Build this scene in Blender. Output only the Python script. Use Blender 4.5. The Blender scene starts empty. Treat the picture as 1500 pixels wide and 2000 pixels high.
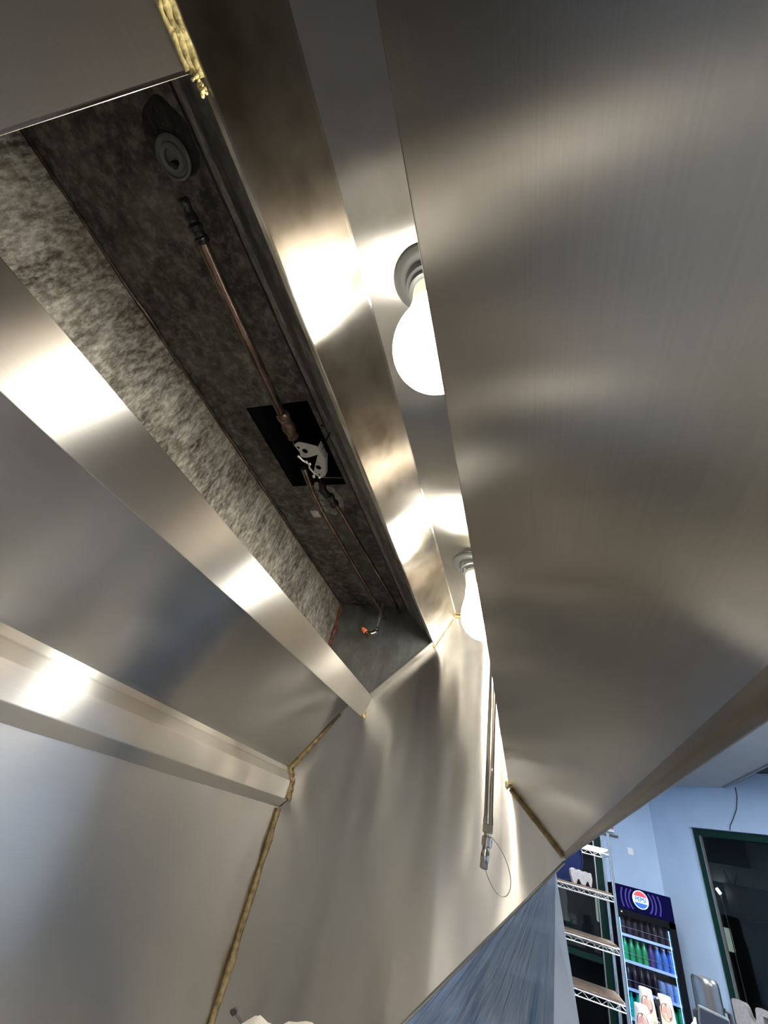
import bpy, bmesh, math, random
from mathutils import Vector, Matrix, noise
random.seed(7)
PI = math.pi
S = bpy.context.scene
COL = S.collection
H = 1.75                       # height of the lens above the floor; all coordinates below are measured from the lens
OFF = Vector((0, 0, H))

# ------------------------------------------------------------------ camera
cam_d = bpy.data.cameras.new('camera')
cam = bpy.data.objects.new('camera', cam_d)
COL.objects.link(cam)
right = Vector((0.94112329, 0.26092212, 0.21495718))
down = Vector((-0.01352892, 0.66440773, -0.74724784))
fwd = Vector((-0.33779271, 0.70034421, 0.62881958))
cam.matrix_world = Matrix(((right.x, -down.x, -fwd.x, 0), (right.y, -down.y, -fwd.y, 0),
                           (right.z, -down.z, -fwd.z, H), (0, 0, 0, 1)))
cam_d.sensor_fit = 'VERTICAL'
cam_d.sensor_height = 24
cam_d.lens = 765.19 / 2000 * 24
cam_d.clip_start = 0.01
cam_d.clip_end = 100
S.camera = cam

# ------------------------------------------------------------------ world, exposure
w = bpy.data.worlds.new('night')
S.world = w
w.use_nodes = True
w.node_tree.nodes['Background'].inputs[0].default_value = (0.03, 0.04, 0.06, 1)
w.node_tree.nodes['Background'].inputs[1].default_value = 0.25
S.view_settings.view_transform = 'Standard'
S.view_settings.look = 'None'
S.view_settings.exposure = 0.0
S.view_settings.gamma = 1.0
S.view_settings.use_curve_mapping = False
S.cycles.use_denoising = True
S.cycles.max_bounces = 10
S.cycles.glossy_bounces = 8
S.cycles.diffuse_bounces = 4
S.cycles.transparent_max_bounces = 12
S.cycles.sample_clamp_indirect = 8.0
S.cycles.caustics_reflective = True

BULB_E = 50.0                  # the hood bulbs
ROOM_E = 68.0                   # fluorescent troffers in the shop
ROOM_C = (0.94, 0.965, 1.0)
WARM = (1.0, 0.95, 0.85)

# ------------------------------------------------------------------ materials
def mat(name):
    m = bpy.data.materials.new(name)
    m.use_nodes = True
    nt = m.node_tree
    return m, nt, nt.nodes['Principled BSDF']

def N(nt, t, **k):
    n = nt.nodes.new(t)
    for a, b in k.items():
        setattr(n, a, b)
    return n

def ramp(nt, src, stops):
    r = N(nt, 'ShaderNodeValToRGB')
    while len(r.color_ramp.elements) < len(stops):
        r.color_ramp.elements.new(0.5)
    for e, (p, c) in zip(r.color_ramp.elements, stops):
        e.position = p
        e.color = (*c, 1)
    nt.links.new(src, r.inputs[0])
    return r.outputs[0]

def flat(name, c, rough=0.5, metal=0.0, emit=None, es=0.0, spec=0.5, var=0.08, scale=12, bump=0.0):
    m, nt, b = mat(name)
    tc = N(nt, 'ShaderNodeTexCoord')
    n = N(nt, 'ShaderNodeTexNoise')
    n.inputs['Scale'].default_value = scale
    n.inputs['Detail'].default_value = 4
    nt.links.new(tc.outputs['Object'], n.inputs['Vector'])
    lo = tuple(max(0, x * (1 - var)) for x in c)
    hi = tuple(min(1, x * (1 + var)) for x in c)
    nt.links.new(ramp(nt, n.outputs[0], [(0.3, lo), (0.7, hi)]), b.inputs['Base Color'])
    b.inputs['Roughness'].default_value = rough
    b.inputs['Metallic'].default_value = metal
    b.inputs['Specular IOR Level'].default_value = spec
    if emit:
        b.inputs['Emission Color'].default_value = (*emit, 1)
        b.inputs['Emission Strength'].default_value = es
    if bump:
        bp = N(nt, 'ShaderNodeBump')
        bp.inputs['Strength'].default_value = bump
        bp.inputs['Distance'].default_value = 0.01
        nt.links.new(n.outputs[0], bp.inputs['Height'])
        nt.links.new(bp.outputs[0], b.inputs['Normal'])
    return m

def steel(name, T, grain, base=(0.60, 0.575, 0.535), rough=0.33, aniso=0.75, wave=0.25, wscale=(3, 3, 3), smudge=0.0, scr=0.02):
    """brushed stainless: T = direction the highlights stretch, grain = brushing direction (scaled down in the noise)."""
    m, nt, b = mat(name)
    geo = N(nt, 'ShaderNodeNewGeometry')
    # fine brushing
    mp = N(nt, 'ShaderNodeMapping')
    mp.inputs['Scale'].default_value = tuple(14 if g else 900 for g in grain)
    nt.links.new(geo.outputs['Position'], mp.inputs['Vector'])
    n1 = N(nt, 'ShaderNodeTexNoise')
    n1.inputs['Scale'].default_value = 1
    n1.inputs['Detail'].default_value = 3
    nt.links.new(mp.outputs[0], n1.inputs['Vector'])
    # oil canning of the sheet
    mp2 = N(nt, 'ShaderNodeMapping')
    mp2.inputs['Scale'].default_value = wscale
    nt.links.new(geo.outputs['Position'], mp2.inputs['Vector'])
    n2 = N(nt, 'ShaderNodeTexNoise')
    n2.inputs['Scale'].default_value = 1
    n2.inputs['Detail'].default_value = 1.0
    nt.links.new(mp2.outputs[0], n2.inputs['Vector'])
    b1 = N(nt, 'ShaderNodeBump')
    b1.inputs['Strength'].default_value = wave
    b1.inputs['Distance'].default_value = 0.05
    nt.links.new(n2.outputs[0], b1.inputs['Height'])
    b2 = N(nt, 'ShaderNodeBump')
    b2.inputs['Strength'].default_value = scr
    b2.inputs['Distance'].default_value = 0.001
    nt.links.new(n1.outputs[0], b2.inputs['Height'])
    nt.links.new(b1.outputs[0], b2.inputs['Normal'])
    nt.links.new(b2.outputs[0], b.inputs['Normal'])
    lo = tuple(x * 0.94 for x in base)
    colr = ramp(nt, n1.outputs[0], [(0.3, lo), (0.7, base)])
    n3 = N(nt, 'ShaderNodeTexNoise')
    n3.inputs['Scale'].default_value = 9
    n3.inputs['Detail'].default_value = 6
    nt.links.new(geo.outputs['Position'], n3.inputs['Vector'])
    if smudge:
        mx = N(nt, 'ShaderNodeMix', data_type='RGBA')
        fac = ramp(nt, n3.outputs[0], [(0.47, (0, 0, 0)), (0.66, (smudge,) * 3)])
        nt.links.new(fac, mx.inputs['Factor'])
        nt.links.new(colr, mx.inputs['A'])
        mx.inputs['B'].default_value = (0.30, 0.27, 0.22, 1)
        colr = mx.outputs['Result']
    nt.links.new(colr, b.inputs['Base Color'])
    b.inputs['Metallic'].default_value = 1.0
    rr = N(nt, 'ShaderNodeMapRange')
    rr.inputs['To Min'].default_value = rough * 0.95
    rr.inputs['To Max'].default_value = rough * 1.05
    nt.links.new(n3.outputs[0], rr.inputs['Value'])
    nt.links.new(rr.outputs[0], b.inputs['Roughness'])
    b.inputs['Anisotropic'].default_value = aniso
    cx = N(nt, 'ShaderNodeCombineXYZ')
    for i in range(3):
        cx.inputs[i].default_value = T[i]
    nt.links.new(cx.outputs[0], b.inputs['Tangent'])
    return m

def grime(name, c1, c2, c3, scale=8, stretch=(1, 1, 1), rough=0.6, metal=0.35, rust=0.0):
    m, nt, b = mat(name)
    geo = N(nt, 'ShaderNodeNewGeometry')
    mp = N(nt, 'ShaderNodeMapping')
    mp.inputs['Scale'].default_value = stretch
    nt.links.new(geo.outputs['Position'], mp.inputs['Vector'])
    n = N(nt, 'ShaderNodeTexNoise')
    n.inputs['Scale'].default_value = scale
    n.inputs['Detail'].default_value = 10
    n.inputs['Roughness'].default_value = 0.68
    nt.links.new(mp.outputs[0], n.inputs['Vector'])
    n2 = N(nt, 'ShaderNodeTexNoise')
    n2.inputs['Scale'].default_value = scale * 5
    n2.inputs['Detail'].default_value = 8
    n2.inputs['Roughness'].default_value = 0.7
    nt.links.new(mp.outputs[0], n2.inputs['Vector'])
    mx = N(nt, 'ShaderNodeMix', data_type='RGBA')
    mx.inputs['Factor'].default_value = 0.5
    nt.links.new(ramp(nt, n.outputs[0], [(0.38, c1), (0.5, c2), (0.64, c3)]), mx.inputs['A'])
    nt.links.new(ramp(nt, n2.outputs[0], [(0.40, c1), (0.5, c2), (0.60, c3)]), mx.inputs['B'])
    out = mx.outputs['Result']
    if rust:
        n3 = N(nt, 'ShaderNodeTexNoise')
        n3.inputs['Scale'].default_value = 5
        n3.inputs['Detail'].default_value = 7
        nt.links.new(geo.outputs['Position'], n3.inputs['Vector'])
        m2 = N(nt, 'ShaderNodeMix', data_type='RGBA')
        nt.links.new(ramp(nt, n3.outputs[0], [(0.52, (0, 0, 0)), (0.72, (rust,) * 3)]), m2.inputs['Factor'])
        nt.links.new(out, m2.inputs['A'])
        m2.inputs['B'].default_value = (0.10, 0.045, 0.022, 1)
        out = m2.outputs['Result']
    nt.links.new(out, b.inputs['Base Color'])
    b.inputs['Roughness'].default_value = rough
    b.inputs['Metallic'].default_value = metal
    bp = N(nt, 'ShaderNodeBump')
    bp.inputs['Strength'].default_value = 0.22
    bp.inputs['Distance'].default_value = 0.004
    nt.links.new(n2.outputs[0], bp.inputs['Height'])
    nt.links.new(bp.outputs[0], b.inputs['Normal'])
    return m

def glow(name, c, s):
    m, nt, b = mat(name)
    b.inputs['Base Color'].default_value = (*c, 1)
    b.inputs['Emission Color'].default_value = (*c, 1)
    b.inputs['Emission Strength'].default_value = s
    return m

def glass(name, tint=(1, 1, 1), rough=0.02, refl=1.0):
    m, nt, b = mat(name)
    out = nt.nodes['Material Output']
    nt.nodes.remove(b)
    tr = N(nt, 'ShaderNodeBsdfTransparent')
    tr.inputs[0].default_value = (*tint, 1)
    gl = N(nt, 'ShaderNodeBsdfGlossy')
    gl.inputs['Roughness'].default_value = rough
    gl.inputs[0].default_value = (refl, refl, refl, 1)
    fr = N(nt, 'ShaderNodeFresnel')
    fr.inputs[0].default_value = 1.5
    mx = N(nt, 'ShaderNodeMixShader')
    nt.links.new(fr.outputs[0], mx.inputs[0])
    nt.links.new(tr.outputs[0], mx.inputs[1])
    nt.links.new(gl.outputs[0], mx.inputs[2])
    nt.links.new(mx.outputs[0], out.inputs[0])
    return m

def plastic_film(name):
    m, nt, b = mat(name)
    out = nt.nodes['Material Output']
    nt.nodes.remove(b)
    tr = N(nt, 'ShaderNodeBsdfTransparent')
    tr.inputs[0].default_value = (0.17, 0.20, 0.24, 1)
    df = N(nt, 'ShaderNodeBsdfDiffuse')
    df.inputs[0].default_value = (0.11, 0.14, 0.185, 1)
    tl = N(nt, 'ShaderNodeBsdfTranslucent')
    tl.inputs[0].default_value = (0.10, 0.135, 0.18, 1)
    gl = N(nt, 'ShaderNodeBsdfGlossy')
    gl.inputs['Roughness'].default_value = 0.07
    geo = N(nt, 'ShaderNodeNewGeometry')
    sx = N(nt, 'ShaderNodeSeparateXYZ')
    nt.links.new(geo.outputs['Position'], sx.inputs[0])
    def mth(op, a, b_):
        q = N(nt, 'ShaderNodeMath', operation=op)
        for k, v in enumerate((a, b_)):
            if isinstance(v, (int, float)): q.inputs[k].default_value = v
            else: nt.links.new(v, q.inputs[k])
        return q.outputs[0]
    # creases fan out from the taped corner of the sheet
    fan = mth('DIVIDE', mth('SUBTRACT', 0.07, sx.outputs[0]), mth('SUBTRACT', 1.85, sx.outputs[2]))
    cb = N(nt, 'ShaderNodeCombineXYZ')
    nt.links.new(mth('MULTIPLY', fan, 15.0), cb.inputs[0])
    nt.links.new(mth('MULTIPLY', sx.outputs[2], 2.6), cb.inputs[1])
    n = N(nt, 'ShaderNodeTexNoise')
    n.inputs['Detail'].default_value = 4
    n.inputs['Scale'].default_value = 1
    nt.links.new(cb.outputs[0], n.inputs['Vector'])
    bp = N(nt, 'ShaderNodeBump')
    bp.inputs['Strength'].default_value = 0.8
    bp.inputs['Distance'].default_value = 0.02
    nt.links.new(n.outputs[0], bp.inputs['Height'])
    nt.links.new(bp.outputs[0], gl.inputs['Normal'])
    nt.links.new(bp.outputs[0], df.inputs['Normal'])
    a = N(nt, 'ShaderNodeMixShader'); a.inputs[0].default_value = 0.55
    nt.links.new(df.outputs[0], a.inputs[1]); nt.links.new(tl.outputs[0], a.inputs[2])
    c = N(nt, 'ShaderNodeMixShader'); c.inputs[0].default_value = 0.40
    nt.links.new(a.outputs[0], c.inputs[1]); nt.links.new(tr.outputs[0], c.inputs[2])
    d = N(nt, 'ShaderNodeMixShader'); d.inputs[0].default_value = 0.16
    nt.links.new(c.outputs[0], d.inputs[1]); nt.links.new(gl.outputs[0], d.inputs[2])
    nt.links.new(d.outputs[0], out.inputs[0])
    return m

s2 = math.sqrt(0.5)
M = {}
M['front'] = steel('brushed_front_panel', (-0.73, 0, 0.68), (0, 1, 0), base=(0.47, 0.445, 0.41), rough=0.20, aniso=1.0, wave=0.09, wscale=(2.5, 2.2, 2.5))
M['end'] = steel('brushed_end_panel', (0, 0, 1), (1, 0, 0), rough=0.255, aniso=1.0, wave=0.22, base=(0.68, 0.65, 0.60), wscale=(7, 3, 1.6))
M['rail'] = steel('rail_steel', (0.28, 0, 0.96), (0, 1, 0), rough=0.38, aniso=1.0, wave=0.05, wscale=(6, 5, 6), base=(0.56, 0.545, 0.515), scr=0.012)
M['railup'] = steel('upper_rail_steel', (0.42, 0, 0.9), (0, 1, 0), rough=0.25, aniso=1.0, wave=0.05, wscale=(5, 4, 5), base=(0.60, 0.585, 0.55), smudge=0.85, scr=0.012)
M['ceil'] = steel('hood_ceiling_steel', (1, 0, 0), (0, 1, 0), rough=0.25, aniso=1.0, wave=0.05, wscale=(5, 4, 5), smudge=0.3, scr=0.012)
M['slope'] = steel('sloped_back_steel', (0.55, 0, 0.83), (0, 1, 0), rough=0.25, aniso=1.0, wave=0.07, wscale=(3, 3, 3), smudge=0.15, base=(0.44, 0.425, 0.40))
M['ledge'] = steel('ledge_steel', (0.2, 0, 1), (0, 1, 0), rough=0.34, aniso=1.0, wave=0.03, wscale=(5, 3, 5), base=(0.68, 0.66, 0.62), scr=0.012)
M['lip'] = steel('stained_lip_steel', (0.3, 0, 0.95), (0, 1, 0), rough=0.36, aniso=0.8, wave=0.03, wscale=(5, 3, 5), base=(0.27, 0.235, 0.195))
M['wallss'] = steel('wall_flashing_steel', (0, 0, 1), (0, 1, 0), rough=0.36, aniso=0.85, wave=0.22, wscale=(3, 2.2, 2.2), base=(0.56, 0.545, 0.52))
M['blank'] = steel('filter_blank_steel', (-0.67, 0, -0.73), (0, 1, 0), rough=0.45, aniso=0.5, wave=0.05, base=(0.66, 0.63, 0.59))
M['pipe'] = steel('polished_pipe', (1, 0, 0), (0, 0, 1), rough=0.16, aniso=0.0, wave=0.0, base=(0.66, 0.63, 0.58))
M['pback'] = grime('greasy_plenum_back', (0.07, 0.055, 0.042), (0.36, 0.33, 0.275), (0.80, 0.77, 0.68), scale=13, stretch=(1, 1.6, 0.6), rough=0.5, metal=0.45, rust=0.45)
M['pceil'] = grime('greasy_plenum_ceiling', (0.035, 0.033, 0.03), (0.11, 0.104, 0.094), (0.30, 0.29, 0.26), scale=8, rough=0.5, metal=0.4, rust=0.2)
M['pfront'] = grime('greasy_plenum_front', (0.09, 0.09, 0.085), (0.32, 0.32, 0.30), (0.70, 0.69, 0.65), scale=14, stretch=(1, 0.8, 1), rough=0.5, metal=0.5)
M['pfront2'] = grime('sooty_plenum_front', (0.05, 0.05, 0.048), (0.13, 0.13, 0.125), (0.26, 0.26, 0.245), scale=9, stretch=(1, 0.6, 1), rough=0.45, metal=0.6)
M['pend'] = grime('plenum_end_zinc', (0.15, 0.155, 0.15), (0.20, 0.205, 0.20), (0.27, 0.28, 0.27), scale=4, stretch=(1, 1, 0.5), rough=0.42, metal=0.7)
M['ppipe'] = grime('greasy_copper_pipe', (0.03, 0.022, 0.018), (0.09, 0.058, 0.044), (0.24, 0.165, 0.13), scale=9, stretch=(1, 0.5, 1), rough=0.3, metal=0.7)
M['dark'] = flat('soot_black', (0.012, 0.014, 0.016), 0.6)
M['ring'] = flat('grey_rubber_seal', (0.22, 0.22, 0.215), 0.45, metal=0.3, bump=0.2, scale=60)
M['tar'] = flat('black_sealant', (0.012, 0.012, 0.014), 0.35, bump=0.5, scale=50)
M['caulk'] = flat('tan_sealant', (0.30, 0.215, 0.095), 0.45, var=0.5, scale=70, bump=0.6)
M['foam'] = flat('yellow_sealant', (0.62, 0.52, 0.24), 0.4, var=0.3, scale=90, bump=0.5)
M['rustc'] = flat('rust_red_sealant', (0.17, 0.055, 0.028), 0.45, var=0.5, scale=60, bump=0.4)
M['bracket'] = flat('bright_plated_steel', (0.60, 0.59, 0.56), 0.35, metal=0.7, scale=80, bump=0.1)
M['nozsteel'] = flat('turned_steel', (0.50, 0.48, 0.44), 0.22, metal=1.0, scale=80)
M['copper'] = flat('brown_copper', (0.13, 0.085, 0.06), 0.35, metal=0.7, scale=40, var=0.3)
M['orange'] = flat('orange_rubber', (0.95, 0.22, 0.09), 0.45, scale=60)
M['wire'] = flat('thin_steel_wire', (0.30, 0.28, 0.25), 0.4, metal=0.9)
M['bulb'] = glow('lit_bulb', WARM, BULB_E)
M['neck'] = flat('bulb_neck_glass', (0.85, 0.83, 0.60), 0.15, emit=(1.0, 0.96, 0.62), es=0.9)
M['plate'] = flat('grey_lamp_canopy', (0.10, 0.10, 0.095), 0.5, metal=0.3)
M['socket'] = flat('grey_socket', (0.16, 0.16, 0.155), 0.4, metal=0.3)
M['film'] = plastic_film('clear_plastic_film')
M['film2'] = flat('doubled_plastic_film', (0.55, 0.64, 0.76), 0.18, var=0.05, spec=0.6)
M['blue'] = flat('pale_blue_paint', (0.42, 0.56, 0.75), 0.75, var=0.04, scale=3, bump=0.03)
M['tilewall'] = flat('cream_kitchen_tile', (0.76, 0.73, 0.69), 0.4, var=0.05, scale=5)
M['soffit'] = flat('grey_soffit_paint', (0.44, 0.45, 0.46), 0.8, var=0.04, scale=3)
M['black'] = flat('black_ceiling_paint', (0.03, 0.034, 0.04), 0.8)
M['floor'] = flat('brown_quarry_tile', (0.055, 0.046, 0.042), 0.35)
M['green'] = flat('dark_green_aluminium', (0.006, 0.030, 0.026), 0.5, spec=0.1)
M['alu'] = flat('pale_aluminium_trim', (0.30, 0.32, 0.32), 0.4, metal=0.6)
M['wglass'] = glass('night_window_glass', (0.75, 0.8, 0.8), 0.02, 0.35)
M['asphalt'] = flat('asphalt', (0.04, 0.04, 0.045), 0.7)
M['gextgrey'] = flat('grey_canopy', (0.42, 0.44, 0.46), 0.8)
M['gextdark'] = flat('dark_facade', (0.03, 0.033, 0.036), 0.8)
M['lampglow'] = glow('street_lamp_glow', (0.85, 0.95, 1.0), 14)
M['panelglow'] = glow('lit_white_panel', (0.62, 0.72, 0.62), 0.55)
M['fridge'] = flat('black_cooler_enamel', (0.004, 0.005, 0.008), 0.5, spec=0.06)
M['fin'] = flat('cooler_lining', (0.05, 0.08, 0.13), 0.5)
M['fglass'] = glass('cooler_door_glass', (0.92, 0.96, 1.0), 0.02, 0.25)
M['led'] = glow('cooler_led', (0.16, 0.42, 1.0), 9.0)
M['rail_led'] = flat('shelf_price_rail', (0.55, 0.65, 0.8), 0.3, emit=(0.20, 0.36, 0.85), es=0.55)  # emission stands in for LED light reflected off the rails
M['sign_navy'] = flat('sign_navy', (0.004, 0.004, 0.03), 0.6, spec=0.0, emit=(0.01, 0.01, 0.12), es=0.05)
M['sign_arc'] = glow('sign_purple', (0.02, 0.008, 0.20), 0.30)
M['sign_white'] = glow('sign_white', (0.62, 0.85, 1.0), 0.95)
M['sign_red'] = glow('sign_red', (0.80, 0.04, 0.06), 0.75)
M['sign_blue'] = glow('sign_blue', (0.01, 0.08, 0.75), 1.0)
M['chrome'] = flat('chrome_wire', (0.40, 0.42, 0.44), 0.2, metal=0.95)
M['chromew'] = flat('zinc_wire', (0.60, 0.60, 0.60), 0.35, metal=0.7)
M['board'] = flat('brown_board', (0.17, 0.12, 0.085), 0.7, var=0.25, scale=30)
M['pulp'] = flat('white_moulded_pulp', (0.36, 0.34, 0.34), 0.85, var=0.1, scale=40, bump=0.3)
M['navy'] = flat('navy_plastic', (0.006, 0.012, 0.05), 0.7, spec=0.1)
M['white'] = flat('white_plastic', (0.75, 0.78, 0.82), 0.5)
M['cream'] = flat('cream_paper', (0.80, 0.72, 0.58), 0.7, var=0.04)
M['logo'] = flat('brown_print', (0.28, 0.09, 0.08), 0.6)
M['logo2'] = flat('pink_print', (0.62, 0.34, 0.28), 0.6)
M['steelcan'] = flat('polished_urn', (0.20, 0.20, 0.20), 0.33, metal=1.0)
M['blackp'] = flat('black_plastic', (0.012, 0.013, 0.016), 0.35)
M['screen'] = flat('dark_tablet_screen', (0.02, 0.03, 0.06), 0.1)
M['red'] = flat('red_plastic', (0.6, 0.03, 0.05), 0.4)
M['cloth'] = flat('cream_cotton', (0.80, 0.75, 0.66), 0.9, bump=0.5, scale=25)
M['counter'] = flat('grey_counter', (0.2, 0.2, 0.21), 0.35)
M['rangest'] = flat('pale_satin_steel', (0.86, 0.78, 0.66), 0.5, metal=0.15)  # kept pale so the added range throws light back up
M['ktroffer'] = glow('kitchen_diffuser', (1.0, 0.95, 0.89), 17.0)
M['troffer'] = glow('troffer_diffuser', ROOM_C, ROOM_E)
M['b_dark'] = flat('dark_cola', (0.03, 0.015, 0.03), 0.15)
M['b_green'] = flat('green_bottle', (0.03, 0.42, 0.16), 0.15)
M['b_teal'] = flat('teal_bottle', (0.0, 0.50, 0.36), 0.15)
M['b_blue'] = flat('blue_bottle', (0.10, 0.25, 0.72), 0.15)
M['b_purple'] = flat('purple_bottle', (0.12, 0.06, 0.30), 0.15)
M['b_pale'] = flat('pale_blue_can', (0.35, 0.50, 0.85), 0.25)

# ------------------------------------------------------------------ mesh helpers
def obj(name, bm, m, parent=None, smooth=False):
    me = bpy.data.meshes.new(name)
    o = Vector((0, 0, 0))
    if parent is not None:
        p = parent
        while p is not None:
            o += p.location
            p = p.parent
    else:
        o = Vector((0, 0, 0))
    bmesh.ops.translate(bm, verts=bm.verts, vec=OFF - o)
    bmesh.ops.recalc_face_normals(bm, faces=bm.faces)
    bm.to_mesh(me)
    bm.free()
    if smooth:
        me.polygons.foreach_set('use_smooth', [True] * len(me.polygons))
        try:
            me.set_sharp_from_angle(angle=math.radians(38))
        except Exception:
            pass
    for mm in (m if isinstance(m, (list, tuple)) else [m]):
        me.materials.append(mm)
    ob = bpy.data.objects.new(name, me)
    COL.objects.link(ob)
    ob.parent = parent
    return ob

def tag(o, label, cat, group=None, kind=None):
    if label: o['label'] = label
    if cat: o['category'] = cat
    if group: o['group'] = group
    if kind: o['kind'] = kind
    return o

def thing(name, label, cat, loc, group=None):
    o = bpy.data.objects.new(name, None)
    o.empty_display_size = 0.05
    COL.objects.link(o)
    o.location = Vector(loc) + OFF
    return tag(o, label, cat, group)

def struct(name, bm, m, label, cat='structure', smooth=False):
    return tag(obj(name, bm, m, None, smooth), label, cat, kind='structure')

def NB(): return bmesh.new()

def box(bm, x0, x1, y0, y1, z0, z1, bev=0.0):
    r = bmesh.ops.create_cube(bm, size=1)
    vs = r['verts']
    for v in vs:
        v.co = Vector(((x0 + x1) / 2 + v.co.x * (x1 - x0), (y0 + y1) / 2 + v.co.y * (y1 - y0), (z0 + z1) / 2 + v.co.z * (z1 - z0)))
    if bev:
        es = list({e for v in vs for e in v.link_edges})
        bmesh.ops.bevel(bm, geom=es, offset=bev, segments=2, affect='EDGES')
    return bm

def obox(bm, c, ax, ay, az, sx, sy, sz, bev=0.0):
    """box with its own axes"""
    r = bmesh.ops.create_cube(bm, size=1)
    ax, ay, az = Vector(ax).normalized(), Vector(ay).normalized(), Vector(az).normalized()
    for v in r['verts']:
        v.co = Vector(c) + ax * v.co.x * sx + ay * v.co.y * sy + az * v.co.z * sz
    if bev:
        es = list({e for v in r['verts'] for e in v.link_edges})
        bmesh.ops.bevel(bm, geom=es, offset=bev, segments=2, affect='EDGES')
    return bm

def frame_of(d):
    d = Vector(d).normalized()
    u = d.cross(Vector((0, 0, 1)))
    if u.length < 1e-3: u = d.cross(Vector((1, 0, 0)))
    u.normalize()
    return u, d.cross(u).normalized()

def tube(bm, pts, r, n=12, jit=0.0, caps=True):
    """tube along points; r float or list"""
    pts = [Vector(p) for p in pts]
    k = len(pts)
    rs = r if isinstance(r, (list, tuple)) else [r] * k
    rings = []
    u = None
    for i, p in enumerate(pts):
        d = (pts[min(i + 1, k - 1)] - pts[max(i - 1, 0)])
        if u is None:
            u, v = frame_of(d)
        else:
            d.normalize()
            u = (u - d * u.dot(d)).normalized()
            v = d.cross(u).normalized()
        ring = []
        for j in range(n):
            a = 2 * PI * j / n
            q = rs[i] * (1 + (random.uniform(-jit, jit) if jit else 0))
            ring.append(bm.verts.new(p + (u * math.cos(a) + v * math.sin(a)) * q))
        rings.append(ring)
    for a, b in zip(rings, rings[1:]):
        for j in range(n):
            bm.faces.new((a[j], a[(j + 1) % n], b[(j + 1) % n], b[j]))
    if caps:
        bm.faces.new(rings[0]); bm.faces.new(rings[-1][::-1])
    return bm

def lathe(bm, c, axis, prof, n=32):
    """prof: list of (radius, distance along axis)"""
    axis = Vector(axis).normalized()
    u, v = frame_of(axis)
    c = Vector(c)
    rings = []
    for r, h in prof:
        r = max(r, 1e-5)
        rings.append([bm.verts.new(c + axis * h + (u * math.cos(2 * PI * j / n) + v * math.sin(2 * PI * j / n)) * r) for j in range(n)])
    for a, b in zip(rings, rings[1:]):
        for j in range(n):
            bm.faces.new((a[j], a[(j + 1) % n], b[(j + 1) % n], b[j]))
    bm.faces.new(rings[0]); bm.faces.new(rings[-1][::-1])
    return bm

def fillet(pl, rad, seg=4):
    out = [Vector(pl[0])]
    for i in range(1, len(pl) - 1):
        a, b, c = Vector(pl[i - 1]), Vector(pl[i]), Vector(pl[i + 1])
        d1, d2 = (a - b), (c - b)
        rr = min(rad, d1.length * 0.45, d2.length * 0.45)
        p, q = b + d1.normalized() * rr, b + d2.normalized() * rr
        for s in range(seg + 1):
            t = s / seg
            out.append(p * (1 - t) ** 2 + b * 2 * t * (1 - t) + q * t * t)
    out.append(Vector(pl[-1]))
    return out

def sheet(bm, prof, t, y0, y1, rad=0.003, ny=1):
    """folded sheet metal: open (x,z) profile given a thickness to its left side, run along Y"""
    p = fillet([Vector((a, b)) for a, b in prof], rad)
    k = len(p)
    nrm = []
    for i in range(k):
        d = (p[min(i + 1, k - 1)] - p[max(i - 1, 0)]).normalized()
        nrm.append(Vector((-d.y, d.x)))
    back = [p[i] + nrm[i] * t for i in range(k)]
    loop = p + back[::-1]
    rows = []
    for j in range(ny + 1):
        y = y0 + (y1 - y0) * j / ny
        rows.append([bm.verts.new((q.x, y, q.y)) for q in loop])
    L = len(loop)
    for a, b in zip(rows, rows[1:]):
        for i in range(L):
            bm.faces.new((a[i], a[(i + 1) % L], b[(i + 1) % L], b[i]))
    for r in (rows[0], rows[-1]):
        for i in range(k - 1):
            bm.faces.new((r[i], r[i + 1], r[L - 2 - i], r[L - 1 - i]))
    return bm

def interp(y, tab):
    """piecewise linear table of (y, value), y ascending"""
    if y <= tab[0][0]: return tab[0][1]
    for (a, p), (b, q) in zip(tab, tab[1:]):
        if y <= b: return p + (q - p) * (y - a) / (b - a)
    return tab[-1][1]

def warp(bm, fn_):
    for v in bm.verts: v.co += Vector(fn_(v.co))
    return bm

def prism_y(bm, poly, y0, y1):
    a = [bm.verts.new((x, y0, z)) for x, z in poly]
    b = [bm.verts.new((x, y1, z)) for x, z in poly]
    n = len(poly)
    bm.faces.new(a); bm.faces.new(b[::-1])
    for i in range(n):
        bm.faces.new((a[i], a[(i + 1) % n], b[(i + 1) % n], b[i]))
    return bm

def bead(bm, a, b, r, n=60, jit=0.35, off=0.25, prof=None):
    a, b = Vector(a), Vector(b)
    pts, rs = [], []
    for i in range(n + 1):
        t = i / n
        p = a.lerp(b, t)
        s = noise.noise(Vector((t * 14, r * 900, a.x * 7)))
        s2_ = noise.noise(Vector((t * 45, r * 500, b.z * 9)))
        pts.append(p + Vector((s, s, s2_)) * r * off)
        rs.append(r * (1 + jit * s + jit * 0.6 * s2_) * (prof(t) if prof else 1))
    return tube(bm, pts, rs, 10)

# ================================================================== THE BUILDING
YN, YF = -3.2, 8.8
XL, XR = -0.86, 5.5
ZF = -H
struct('floor', box(NB(), XL, XR, YN, YF + 0.2, ZF - 0.05, ZF), M['floor'], 'dark brown tiled shop floor')
struct('wall_left', box(NB(), XL - 0.1, XL, YN, YF + 0.2, ZF, 2.2), M['blue'], 'pale blue painted wall behind the cooking line')
struct('wall_near', box(NB(), XL, XR, YN - 0.1, YN, ZF, 2.2), M['tilewall'], 'cream tiled kitchen wall behind the photographer')
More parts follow.
